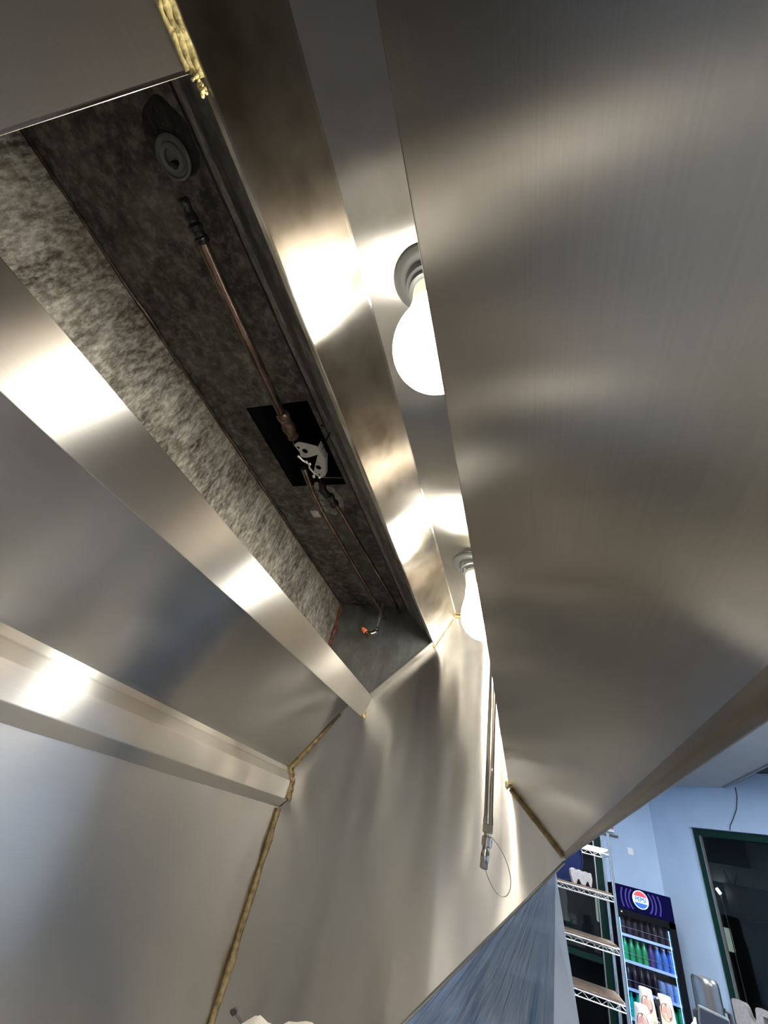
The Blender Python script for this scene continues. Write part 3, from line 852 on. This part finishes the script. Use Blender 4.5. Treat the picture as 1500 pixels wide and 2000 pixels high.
pts = [(-0.100, yn, 0.000), (-0.093, yn, -0.012), (-0.080, yn, -0.028), (-0.066, yn, -0.036), (-0.052, yn, -0.033), (-0.044, yn, -0.020), (-0.043, yn, 0.0), (-0.050, yn, 0.022), (-0.062, yn, 0.042), (-0.076, yn, 0.056), (-0.088, yn, 0.066)]
# smooth it
sm = []
for i in range(len(pts) - 1):
    p0, p1, p2, p3 = [Vector(pts[max(0, min(len(pts) - 1, j))]) for j in (i - 1, i, i + 1, i + 2)]
    for s in range(5):
        u = s / 5
        sm.append(0.5 * ((2 * p1) + (-p0 + p2) * u + (2 * p0 - 5 * p1 + 4 * p2 - p3) * u * u + (-p0 + 3 * p1 - 3 * p2 + p3) * u ** 3))
sm.append(Vector(pts[-1]))
tube(b, sm, 0.0009, 6)
obj('cap_wire', b, M['wire'], t)['label'] = 'thin looped retaining wire'

# ------------------------------------------------------------------ clear plastic hung from the end skirt
bm = NB()
NX, NZ = 60, 40
grid = []
for i in range(NX + 1):
    u = i / NX
    xt = -0.78 + u * (0.066 + 0.78)
    zt = xt - 0.024
    row = []
    for j in range(NZ + 1):
        v = j / NZ
        z = zt + (-1.68 - zt) * v
        dz = zt - z
        spread = 0.135 * dz * (u ** 5)
        x = xt + spread
        f1 = math.sin(u * 41 + 1.3 * math.sin(u * 9)) * 0.5 + math.sin(u * 83 + v * 2) * 0.25
        y = 1.515 + 0.012 + min(dz, 0.35) * 0.11 * (f1 + 0.5)
        k = max(0.0, (x - (0.046 + 0.0 * dz))) if dz > 0.02 else 0
        row.append(bm.verts.new((x, y, z)))
    grid.append(row)
for i in range(NX):
    for j in range(NZ):
        bm.faces.new((grid[i][j], grid[i + 1][j], grid[i + 1][j + 1], grid[i][j + 1]))
o = obj('plastic_sheet', bm, M['film'], None, True)
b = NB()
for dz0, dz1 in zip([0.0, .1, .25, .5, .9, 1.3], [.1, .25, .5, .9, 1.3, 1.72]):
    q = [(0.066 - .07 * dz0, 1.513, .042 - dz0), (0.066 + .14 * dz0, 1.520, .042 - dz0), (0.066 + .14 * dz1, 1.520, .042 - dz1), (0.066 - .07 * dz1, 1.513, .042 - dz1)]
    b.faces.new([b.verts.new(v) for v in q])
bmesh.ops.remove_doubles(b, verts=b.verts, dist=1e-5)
obj('folded_edge', b, M['film2'], o)['label'] = 'paler doubled fold along the sheet edge'  # edge strip coloured paler than the rest of the sheet
tag(o, 'clear plastic sheet hung below the slanted edge of the hood end', 'plastic sheet')

# ------------------------------------------------------------------ cloth on top of the range shelf
t = thing('range_shelf', 'steel high shelf over the cooking range, below the frame', 'shelf', (-0.5, 0.75, -0.85))
b = NB(); box(b, -0.76, -0.30, 0.35, 1.15, -0.44, -0.42, .004); obj('shelf_top', b, M['wallss'], t)
for (x, y) in ((-0.74, 0.37), (-0.74, 1.13), (-0.32, 0.37), (-0.32, 1.13)):
    b = NB(); box(b, x - .015, x + .015, y - .015, y + .015, -0.85, -0.44); obj('leg', b, M['wallss'], t)
bm = NB()
g = []
for i in range(31):
    row = []
    for j in range(31):
        u, v = i / 30 * 2 - 1, j / 30 * 2 - 1
        r2 = min(1, u * u + v * v)
        h = (1 - r2) ** 0.35
        x, y = -0.395 + u * 0.165, 0.93 + v * 0.11
        z = -0.418 + h * (0.1575 + (x + 0.42) * 0.22 + 0.022 * noise.noise(Vector((u * 2.3, v * 2.3, 1.7))) + 0.008 * noise.noise(Vector((u * 7, v * 7, 4))))
        row.append(bm.verts.new((x, y, z)))
    g.append(row)
for i in range(30):
    for j in range(30):
        bm.faces.new((g[i][j], g[i + 1][j], g[i + 1][j + 1], g[i][j + 1]))
o = obj('kitchen_towel', bm, M['cloth'], None, True)
tag(o, 'crumpled cream towel at the very bottom of the photo', 'towel')

# unseen pale range added under the hood to bounce lamp light upward
t = thing('cooking_range', 'pale steel cooking range under the hood, below the frame', 'range', (-0.42, 0.85, ZF))
b = NB(); box(b, -0.78, -0.02, 0.20, 1.46, -1.62, -0.88, .006); obj('range_body', b, M['rangest'], t)
b = NB(); box(b, -0.79, 0.0, 0.19, 1.47, -0.88, -0.85, .004); obj('range_top', b, M['rangest'], t)
for (x, y) in ((-0.74, 0.25), (-0.74, 1.40), (-0.06, 0.25), (-0.06, 1.40)):
    b = NB(); tube(b, [(x, y, ZF), (x, y, -1.62)], 0.025, 12); obj('leg', b, M['rangest'], t)
for k in range(5):
    b = NB(); lathe(b, (-0.02, 0.35 + k * .24, -1.0), (1, 0, 0), [(0.025, 0), (0.023, .025), (0.001, .026)], 16); obj('control_knob', b, M['blackp'], t)

# ================================================================== THE SHOP BEYOND
# wall plate, cable, fire alarm
t = tag(obj('wall_plate', box(NB(), 1.447, 1.520, YF - .008, YF, 0.672, 0.758, .003), M['white']), 'white blank switch plate on the pale blue wall above the cooler', 'wall plate')
b = NB()
base = C0 + D * 0.0
def onwb(tt, z, n=-0.006): return C0 + D * tt + NRM * n + Vector((0, 0, z))
tube(b, [onwb(1.335, 1.66), onwb(1.325, 1.55), onwb(1.27, 1.40), onwb(1.19, 1.28), onwb(1.13, 1.20), onwb(1.115, 1.15)], 0.005, 8)
tag(obj('wall_cable', b, M['black'], None, True), 'thin grey cable hanging on the wall from soffit to window', 'cable')
t = thing('fire_alarm', 'red and white fire alarm on the wall behind the wire shelving top', 'fire alarm', (1.215, YF, 0.84))
b = NB(); box(b, 1.16, 1.27, YF - .06, YF, 0.93, 1.08, .01); obj('housing', b, M['red'], t)
b = NB(); box(b, 1.15, 1.28, YF - .065, YF, 0.895, 0.935, .005); obj('lens', b, M['white'], t)
b = NB(); box(b, 1.02, 1.33, YF - .05, YF, 0.845, 0.87, .003); obj('bracket', b, M['blackp'], t)

# chrome wire shelving
XS0, XS1, YS0, YS1 = -0.45, 0.675, 5.0, 5.45
t = thing('wire_shelving', 'tall chrome wire shelving unit with brown boards left of the cooler', 'shelving unit', (0.1, 5.2, ZF))
for x, y in ((XS1, YS0), (XS1, YS1), (XS0, YS0), (XS0, YS1)):
    b = NB(); tube(b, [(x, y, ZF), (x, y, 0.50)], 0.0125, 12); obj('post', b, M['chrome'], t, True)
for zi, z in enumerate((0.375, 0.07, -0.24, -0.535, -0.86, -1.5)):
    b = NB()
    for y in (YS0, YS1):
        for dz in (0.0, -0.034):
            tube(b, [(XS0, y, z + dz), (XS1, y, z + dz)], 0.0042, 8)
        n = 26
        zz = [(XS0 + (XS1 - XS0) * k / n, y, z - (0.002 if k % 2 else 0.032)) for k in range(n + 1)]
        tube(b, zz, 0.0025, 6)
    for x in (XS0, XS1):
        for dz in (0.0, -0.034):
            tube(b, [(x, YS0, z + dz), (x, YS1, z + dz)], 0.0042, 8)
    for k in range(1, 9):
        y = YS0 + (YS1 - YS0) * k / 9
        tube(b, [(XS0, y, z + .002), (XS1, y, z + .002)], 0.0022, 6)
    sh = obj('shelf', b, M['chromew'], t, True)
    if 0 < zi < 5:
        b = NB(); box(b, XS0 + .01, XS1 - .02, YS0 + .008, YS1 - .01, z + .006, z + .018, .002)
        obj('shelf_board', b, M['board'], sh)['label'] = 'brown board lying on the wires'
# moulded pulp carrier on the shelf
t = thing('cup_carrier', 'white moulded pulp cup carrier standing on the wire shelf', 'cup carrier', (0.42, 5.15, 0.088))
b = NB()
x0, x1 = 0.345, 0.515
prof = [(x0 + .018, .088), (x0 + .045, .088), (x0 + .055, .125), (x0 + .07, .128), (x0 + .082, .092), (x0 + .115, .090), (x0 + .128, .125), (x0 + .142, .124), (x0 + .150, .092), (x1 - .008, .090), (x1 + .004, .135), (x1, .178), (x1 - .01, .186), (x1 - .03, .180), (x1 - .05, .188), (x1 - .075, .180), (x1 - .10, .190), (x1 - .125, .182), (x1 - .145, .192), (x0 + .005, .188), (x0, .18), (x0 + .004, .14)]
prism_y(b, prof, 5.06, 5.24)
bmesh.ops.bevel(b, geom=list(b.edges), offset=.003, segments=1, affect='EDGES')
obj('carrier_body', b, M['pulp'], t)
# navy round tray leaning behind
t = thing('round_tray', 'large navy blue round tray leaning at the back of the upper shelf', 'tray', (0.30, 5.36, 0.088))
b = NB(); lathe(b, (0.285, 5.37, 0.285), (0, -1, 0.12), [(0.195, 0), (0.20, 0.003), (0.20, 0.012), (0.192, 0.014), (0.186, 0.006), (0.001, 0.006)], 56)
obj('tray_dish', b, M['navy'], t, True)

# drinks cooler
FX0, FX1, FY, FT = 1.064, 1.744, 8.0, 0.262
fr = thing('drinks_cooler', 'tall black glass door drinks cooler with a lit round logo sign', 'drinks cooler', (1.4, 8.35, ZF))
b = NB()
box(b, FX0, FX0 + .045, FY + .03, FY + .68, ZF, 0.02); box(b, FX1 - .045, FX1, FY + .03, FY + .68, ZF, 0.02)
box(b, FX0, FX1, FY + .64, FY + .68, ZF, 0.02); box(b, FX0, FX1, FY + .03, FY + .68, ZF, ZF + .2); box(b, FX0, FX1, FY + .03, FY + .68, -0.01, FT)
obj('cabinet', b, M['fridge'], fr)
b = NB(); box(b, FX0 + .046, FX1 - .046, FY + .60, FY + .638, ZF + .2, -0.012); obj('lining', b, M['fin'], fr)
hd = obj('header_sign', box(NB(), FX0, FX1, FY, FY + .03, 0.02, FT, .003), M['sign_navy'], fr)
b = NB()
LX, LZ = 1.385, 0.155
def arc_ring(b, cx, cz, r, w, a0, a1, y, th=0.002, n=40):
    A = []
    for k in range(n + 1):
        a = a0 + (a1 - a0) * k / n
        A.append([b.verts.new((cx + q * math.cos(a), yy, cz + q * math.sin(a))) for q, yy in ((r - w / 2, y), (r + w / 2, y), (r + w / 2, y + th), (r - w / 2, y + th))])
    for p_, q_ in zip(A, A[1:]):
        for i in range(4):
            b.faces.new((p_[i], p_[(i + 1) % 4], q_[(i + 1) % 4], q_[i]))
for r in (0.135, 0.175, 0.225):
    da = math.asin(min(1, 0.095 / r))
    for a0, a1 in ((-da, da), (PI - da, PI + da)):
        b = NB(); arc_ring(b, LX, 0.14, r, 0.016, a0, a1, FY - .0015)
        obj('wave_arc', b, M['sign_arc'], hd)['label'] = 'purple glowing arc'
def disc(b, cx, cz, r, y0, y1, zmin=None, zmax=None, wave=0.0, n=64):
    """disc slice in the XZ plane between zmin and zmax (relative to the centre)"""
    pts = []
    lo = -r if zmin is None else zmin
    hi = r if zmax is None else zmax
    K = 24
    L, Rr = [], []
    for k in range(K + 1):
        zz = lo + (hi - lo) * k / K
        ww = math.sqrt(max(0, r * r - zz * zz))
        Rr.append((cx + ww, cz + zz)); L.append((cx - ww, cz + zz))
    poly = Rr + L[::-1]
    out = []
    for x, z in poly:
        out.append((x, z))
    a = [b.verts.new((x, y0, z)) for x, z in out]; c = [b.verts.new((x, y1, z)) for x, z in out]
    b.faces.new(a); b.faces.new(c[::-1])
    for i in range(len(out)):
        b.faces.new((a[i], a[(i + 1) % len(out)], c[(i + 1) % len(out)], c[i]))
b = NB(); disc(b, LX, LZ, 0.092, FY - .006, FY - .001); lg = obj('logo_disc', b, M['sign_white'], hd)
b = NB(); disc(b, LX, LZ, 0.083, FY - .009, FY - .0065, 0.030, 0.083); obj('logo_red', b, M['sign_red'], hd)['label'] = 'red upper wave of the logo'
b = NB(); disc(b, LX, LZ, 0.083, FY - .009, FY - .0065, -0.083, -0.032); obj('logo_blue', b, M['sign_blue'], hd)['label'] = 'blue lower wave of the logo'
def text_mesh(s, size):
    cu = bpy.data.curves.new('t', 'FONT'); cu.body = s; cu.size = size; cu.align_x = 'CENTER'; cu.align_y = 'CENTER'; cu.extrude = 0.0012; cu.offset = size * 0.035
    o = bpy.data.objects.new('t', cu); COL.objects.link(o)
    dg = bpy.context.evaluated_depsgraph_get()
    me = bpy.data.meshes.new_from_object(o.evaluated_get(dg))
    bpy.data.objects.remove(o)
    return me
me = text_mesh('PEPSI', 0.058)
b = NB(); b.from_mesh(me)
bmesh.ops.transform(b, matrix=Matrix(((1.02, 0, 0, LX), (0, 0, 1, FY - .0085), (0, 1.0, 0, LZ), (0, 0, 0, 1))), verts=b.verts)
obj('logo_lettering', b, M['sign_blue'], hd)
# door
dr = obj('door', NB(), M['fridge'], fr)
b = NB()
box(b, FX0, FX0 + .030, FY - .015, FY + .025, ZF + .12, 0.018, .003); box(b, FX1 - .075, FX1, FY - .015, FY + .025, ZF + .12, 0.018, .003)
box(b, FX0, FX1, FY - .015, FY + .025, -0.045, 0.018, .003); box(b, FX0, FX1, FY - .015, FY + .025, ZF + .12, ZF + .22, .003)
obj('door_frame', b, M['fridge'], dr)
b = NB(); box(b, FX0 + .03, FX1 - .075, FY, FY + .006, ZF + .22, -0.045); obj('door_glass', b, M['fglass'], dr)
b = NB(); box(b, FX0 + .008, FX0 + .024, FY - .045, FY - .030, -1.1, -0.35, .003); obj('door_handle', b, M['blackp'], dr)
b = NB(); lathe(b, (FX0 + .075, FY - .016, -0.012), (0, -1, 0), [(0.008, 0), (0.008, .004), (.001, .005)], 12); obj('door_lock', b, M['white'], dr)
for x in (FX0 + .050, FX1 - .083):
    b = NB()
    box(b, x - .0025, x + .0025, FY + .036, FY + .044, -1.45, -0.075)
    obj('led_strip', b, M['led'], fr)['label'] = 'blue white light strip'
SH = (-0.228, -0.464, -0.700, -0.936, -1.172)
for z in SH:
    b = NB(); box(b, FX0 + .048, FX1 - .048, FY + .05, FY + .58, z - .008, z); 
    sh = obj('cooler_shelf', b, M['chromew'], fr)
    b = NB(); box(b, FX0 + .048, FX1 - .048, FY + .040, FY + .049, z - .014, z + .012, .002); obj('price_rail', b, M['rail_led'], sh)['label'] = 'glowing price rail'
    b = NB(); tube(b, [(FX0 + .05, FY + .05, z + .075), (FX1 - .05, FY + .05, z + .075)], 0.0022, 6); obj('guard_wire', b, M['chromew'], sh)

BPROF = [(0.020, 0), (0.031, .004), (0.032, .05), (0.029, .06), (0.031, .075), (0.032, .125), (0.024, .155), (0.012, .180), (0.0115, .190)]
def bottle(name, label, cat, m, cap, prof, h):
    t = thing(name, label, cat, (0, 0, 0))
    b = NB(); lathe(b, (0, 0, 0), (0, 0, 1), prof, 16); bo = obj('bottle_body', b, m, t, True)
    if cap is not None:
        b = NB(); lathe(b, (0, 0, h), (0, 0, 1), [(0.0135, 0), (0.0135, .016), (0.010, .018)], 12); obj('bottle_cap', b, cap, t, True)
    return t
def copy_thing(t):
    r = t.copy(); COL.objects.link(r)
    for c in list(t.children):
        k = c.copy(); COL.objects.link(k); k.parent = r
    return r
CPROF = [(0.026, 0), (0.031, .006), (0.031, .130), (0.026, .145), (0.025, .147)]
protos = {
    'dark': (('soda_bottle', 'bottle', M['b_dark'], M['blackp'], BPROF, .190)),
    'green': (('soda_bottle', 'bottle', M['b_green'], M['b_green'], BPROF, .190)),
    'teal': (('soda_bottle', 'bottle', M['b_teal'], M['b_teal'], BPROF, .190)),
    'blue': (('water_bottle', 'bottle', M['b_blue'], M['white'], BPROF, .190)),
    'purple': (('juice_bottle', 'bottle', M['b_purple'], M['b_purple'], BPROF, .190)),
    'pale': (('drink_can', 'can', M['b_pale'], None, CPROF, .147)),
}
made = {}
rows = [(['dark'] * 8, 'top shelf', 0), (['green'] * 4 + ['purple'] + ['blue'] * 3, 'second shelf', 1), (['dark'] * 5 + ['pale'] * 3, 'third shelf', 2), (['teal'] * 2 + ['purple'] * 2 + ['dark'] * 2 + ['green'] * 2, 'fourth shelf', 3)]
for kinds, place, si in rows:
    for depth in range(2):
        for k, kd in enumerate(kinds):
            nm, cat, m_, cap_, pf, hh = protos[kd]
            colr = {'dark': 'dark cola', 'green': 'green soda', 'teal': 'teal green soda', 'blue': 'blue labelled water', 'purple': 'purple juice', 'pale': 'tall pale blue drink'}[kd]
            kl = 'can' if kd == 'pale' else 'bottle'
            if kd not in made:
                b_ = bottle(nm, '', cat, m_, cap_, pf, hh); made[kd] = b_
            else:
                b_ = copy_thing(made[kd])
            b_.location = Vector((FX0 + .088 + k * 0.0715, FY + .095 + depth * .085, SH[si] + .0005)) + OFF
            b_['category'] = cat
            b_['label'] = '%s %s in the %s row on the cooler\'s %s' % (colr, kl, ('front', 'second')[depth], place)
            b_['group'] = '%s %ss, %s row of the %s' % (colr, kl, ('front', 'second')[depth], place)

# serving counter with urn, tablet, cups and bits (only their tops reach into the frame)
t = thing('serving_counter', 'grey serving counter in front of the cooler, below the frame', 'counter', (1.3, 4.3, ZF))
b = NB(); box(b, 0.45, 2.6, 3.35, 5.0 - .06, -0.80, -0.76, .004); obj('worktop', b, M['counter'], t)
b = NB(); box(b, 0.50, 2.55, 3.45, 4.85, ZF, -0.80); obj('body', b, M['soffit'], t)
# urn
UX, UY = 1.155, 4.75
t = thing('coffee_urn', 'polished steel coffee urn with black handle right of the cooler', 'coffee urn', (UX, UY, -0.76))
b = NB(); lathe(b, (UX, UY, -0.735), (0, 0, 1), [(0.079, 0), (0.081, .01), (0.081, .47), (0.078, .49), (0.068, .503), (0.02, .508), (0.001, .508)], 48); obj('urn_body', b, M['steelcan'], t, True)
b = NB(); lathe(b, (UX, UY, -0.76), (0, 0, 1), [(0.085, 0), (0.085, .022), (0.078, .026)], 40); obj('urn_base', b, M['blackp'], t, True)
b = NB(); tube(b, [(UX + .080, UY - .02, -0.36), (UX + .105, UY - .02, -0.37), (UX + .105, UY - .02, -0.52), (UX + .080, UY - .02, -0.53)], 0.012, 10); tube(b, [(UX - .080, UY - .02, -0.40), (UX - .100, UY - .02, -0.41), (UX - .100, UY - .02, -0.50), (UX - .080, UY - .02, -0.52)], 0.012, 10)
obj('urn_handle', b, M['blackp'], t, True)
# tablet
t = thing('tablet_terminal', 'dark tilted tablet screen with pale frame before the coffee urn', 'tablet', (0.93, 3.85, -0.76))
b = NB(); obox(b, (0.935, 3.85, -0.40), (0.93, 0.2, -0.12), (-.1, .9, .45), (0.05, -.42, .9), 0.15, 0.012, 0.20, .004); obj('tablet_body', b, M['alu'], t)
b = NB(); obox(b, Vector((0.935, 3.85, -0.40)) - Vector((-.1, .9, .45)).normalized() * .008, (0.93, 0.2, -0.12), (-.1, .9, .45), (0.05, -.42, .9), 0.135, 0.003, 0.185); obj('tablet_screen', b, M['screen'], t)
b = NB(); tube(b, [(0.935, 3.87, -0.76), (0.935, 3.87, -0.44)], 0.012, 10); obj('tablet_stand', b, M['blackp'], t)
# stacks of paper cups
def cup_stack(x, y, z1, n, label, first=None):
    t = thing('cup_stack', label, 'paper cups', (x, y, -0.76), 'stacked cream paper cups on the counter')
    top = z1
    b = NB(); lathe(b, (x, y, top), (0, 0, -1), [(0.030, 0), (0.033, .004)] + [(0.033 + .010 * (k / 10), .004 + .11 * k / 10) for k in range(1, 11)] + [(0.046, .116), (0.046, .122)], 32)
    z = top - .122
    obj('cup_wall', b, M['cream'], t, True)
    b = NB()
    k = 0
    while z > -0.76 + .012:
        lathe(b, (x, y, z), (0, 0, -1), [(0.042, 0), (0.046, .009), (0.0465, .011), (0.0455, .0125)], 24); z -= 0.0125; k += 1
    lathe(b, (x, y, z + .001), (0, 0, -1), [(0.045, 0), (0.046, z + .76 - .0005)], 24)
    obj('cup_rims', b, M['cream'], t, True)
    # printed oval on the front
    b = NB(); b2 = NB()
    for rr, bb, off in ((0.034, b, .0010), (0.023, b2, .0018)):
        vs = []
        for i in range(28):
            a = 2 * PI * i / 28
            dx, dz = rr * 0.95 * math.cos(a) * .95, rr * math.sin(a)
            zz = top - .062 + dz
            R_ = 0.033 + .010 * ((top - zz) / .114) + off
            ang = dx / R_
            aa = math.atan2(-y, -x) + ang
            vs.append(bb.verts.new((x + R_ * math.cos(aa), y + R_ * math.sin(aa), zz)))
        f_ = bb.faces.new(vs)
        e = bmesh.ops.extrude_face_region(bb, geom=[f_])
        dirv = Vector((-x, -y, 0)).normalized()
        bmesh.ops.translate(bb, verts=[g_ for g_ in e['geom'] if isinstance(g_, bmesh.types.BMVert)], vec=-dirv * .004)
    lo = obj('cup_print', b, M['logo'], t); obj('print_centre', b2, M['logo2'], lo)
    return t
cup_stack(0.640, 3.95, -0.318, 1, 'tallest stack of cream paper cups before the cooler door')
cup_stack(0.742, 3.98, -0.325, 1, 'right hand stack of cream paper cups beside the tallest')
cup_stack(0.575, 3.75, -0.372, 1, 'lower left stack of cream paper cups before the cooler door')
# green bottle with white nozzle, white lidded tub
t = thing('squeeze_bottle', 'green squeeze bottle with white top beside the paper cups', 'bottle', (0.865, 3.95, -0.76))
b = NB(); lathe(b, (0.865, 3.95, -0.76), (0, 0, 1), [(0.036, 0), (0.038, .01), (0.038, .29), (0.030, .33), (0.018, .345)], 24); obj('bottle_body', b, M['b_green'], t, True)
b = NB(); lathe(b, (0.865, 3.95, -0.416), (0.25, 0, 1), [(0.020, 0), (0.018, .012), (0.008, .03), (0.004, .05)], 16); obj('bottle_nozzle', b, M['white'], t, True)
# black stir stick holder between cups
t = thing('stirrer', 'thin black stirring rod standing between the cup stacks', 'stirrer', (0.695, 3.9, -0.76))
b = NB(); tube(b, [(0.70, 3.90, -0.76), (0.685, 3.88, -0.36)], 0.006, 8); lathe(b, (0.685, 3.88, -0.37), (0, 0, 1), [(0.006, 0), (.014, .012), (.012, .03), (.003, .036)], 12); obj('rod', b, M['blackp'], t, True)
# white notched carton at the right edge of the frame
t = thing('notched_carton', 'white notched carton at the lower right corner by the window', 'carton', (2.0, 5.0, -1.0))
b = NB()
prof = [(0.70, -0.51), (0.73, -0.495), (0.83, -0.50), (0.853, -0.525), (0.858, -0.60), (0.90, -0.635), (0.935, -0.615), (0.94, -0.52), (0.965, -0.497), (1.30, -0.52), (1.30, -0.565), (1.005, -0.545), (0.995, -0.64), (1.30, -0.70), (1.30, -0.928), (0.70, -0.928)]
va = []; vb = []
for tt, z in prof:
    va.append(b.verts.new(onwb(tt, z, -0.15))); vb.append(b.verts.new(onwb(tt, z, -0.06)))
b.faces.new(va); b.faces.new(vb[::-1])
for i in range(len(prof)):
    b.faces.new((va[i], va[(i + 1) % len(prof)], vb[(i + 1) % len(prof)], vb[i]))
bmesh.ops.bevel(b, geom=list(b.edges), offset=.006, segments=2, affect='EDGES')
obj('carton_body', b, M['pulp'], t)
b = NB(); wb(b, 0.30, 4.2, -0.955, -0.93, -0.24, 0.05, .004)
struct('trim_3', b, M['blue'], 'painted inner sill under the tall dark window')

# ================================================================== OUTSIDE, NIGHT
struct('ground_outside', box(NB(), -6, 12, 9.2, 26, ZF - .2, ZF - .1), M['asphalt'], 'dark asphalt outside the windows')
t = thing('storefront_canopy', 'dim grey canopy and dark signboards outside the tall window', 'canopy', tuple(onwb(1.0, -1.0, 2.0)))  # boards added outdoors in place of room reflections in the glass
b = NB(); wb(b, -0.9, 4, 0.73, 0.98, 2.05, 2.4); obj('fascia_band', b, M['gextgrey'], t)
b = NB(); wb(b, -0.9, 0.23, 0.975, 1.60, 2.0, 2.04); obj('dark_board', b, M['gextdark'], t)
b = NB(); wb(b, 0.24, 2.6, 0.985, 1.60, 2.02, 2.06); obj('grey_board', b, M['gextgrey'], t)
b = NB(); wb(b, -0.255, 2.6, 0.34, 0.725, 2.0, 2.04); obj('hanging_sign_board', b, M['asphalt'], t)
b = NB(); wb(b, -0.9, 2.6, -1.85, 0.33, 2.5, 2.55); obj('dark_wall', b, M['gextdark'], t)
for q in ((-0.14, -0.20), (-0.08, 0.02)):
    b = NB(); tube(b, [onwb(q[0], 0.725, 2.0), onwb(q[1], 0.90, 2.0)], .005, 6); obj('hanging_cable', b, M['gextdark'], t)
for q in (-0.88, 2.5):
    b = NB(); wb(b, q, q + .08, -1.85, 1.6, 2.06, 2.14); obj('post', b, M['gextdark'], t)
t = thing('street_lamp', 'bright street lamp with thin pale pole outside the tall window', 'street lamp', tuple(onwb(-0.28, -1.9, 1.9)))  # reflected flare in the pane, built as an added glowing head and streak
b = NB(); tube(b, [onwb(-0.325, 0.62, 1.9), onwb(-0.285, 0.56, 1.9)], 0.022, 12); obj('lamp_head', b, M['lampglow'], t, True)
b = NB(); tube(b, [onwb(-0.285, 0.56, 1.9), onwb(-0.275, 0.2, 1.9), onwb(-0.275, -1.9, 1.9)], [0.011, 0.007, 0.010], 10); obj('lamp_pole', b, M['white'], t, True)
tag(obj('lit_panel', (lambda b: (wb(b, -0.40, -0.30, -0.12, 0.15, 1.94, 1.97, .004), b)[1])(NB()), M['panelglow']), 'small pale lit panel outside the tall window, under the street lamp', 'lit panel')  # pale reflection in the pane, put in as a glowing panel
t = thing('outdoor_display', 'pale upright lit board outside, seen through the wire shelving', 'display board', (1.0, 9.6, -1.8))  # glowing board added for a pale reflection in the first window
b = NB(); box(b, 1.00, 1.062, 9.60, 9.64, -0.22, 0.10, .01); obj('board_face', b, M['panelglow'], t)
b = NB(); box(b, 0.97, 1.09, 9.58, 9.66, -1.85, -1.8); box(b, 1.02, 1.04, 9.61, 9.63, -1.8, -0.22); obj('board_stand', b, M['gextdark'], t)
t = thing('patio_umbrella', 'folded pale umbrella on a dark pole outside, left in the shelving gap', 'umbrella', (0.52, 9.7, -1.8))  # added pale form in place of a curved reflection in the pane
b = NB(); lathe(b, (0.52, 9.7, 0.10), (0, 0, -1), [(0.01, 0), (0.05, .04), (0.07, .15), (0.06, .30), (0.09, .42), (0.02, .43)], 18); obj('folded_canopy', b, M['pulp'], t, True)
b = NB(); tube(b, [(0.52, 9.7, -1.82), (0.52, 9.7, 0.12)], .02, 10); obj('pole', b, M['gextdark'], t, True)
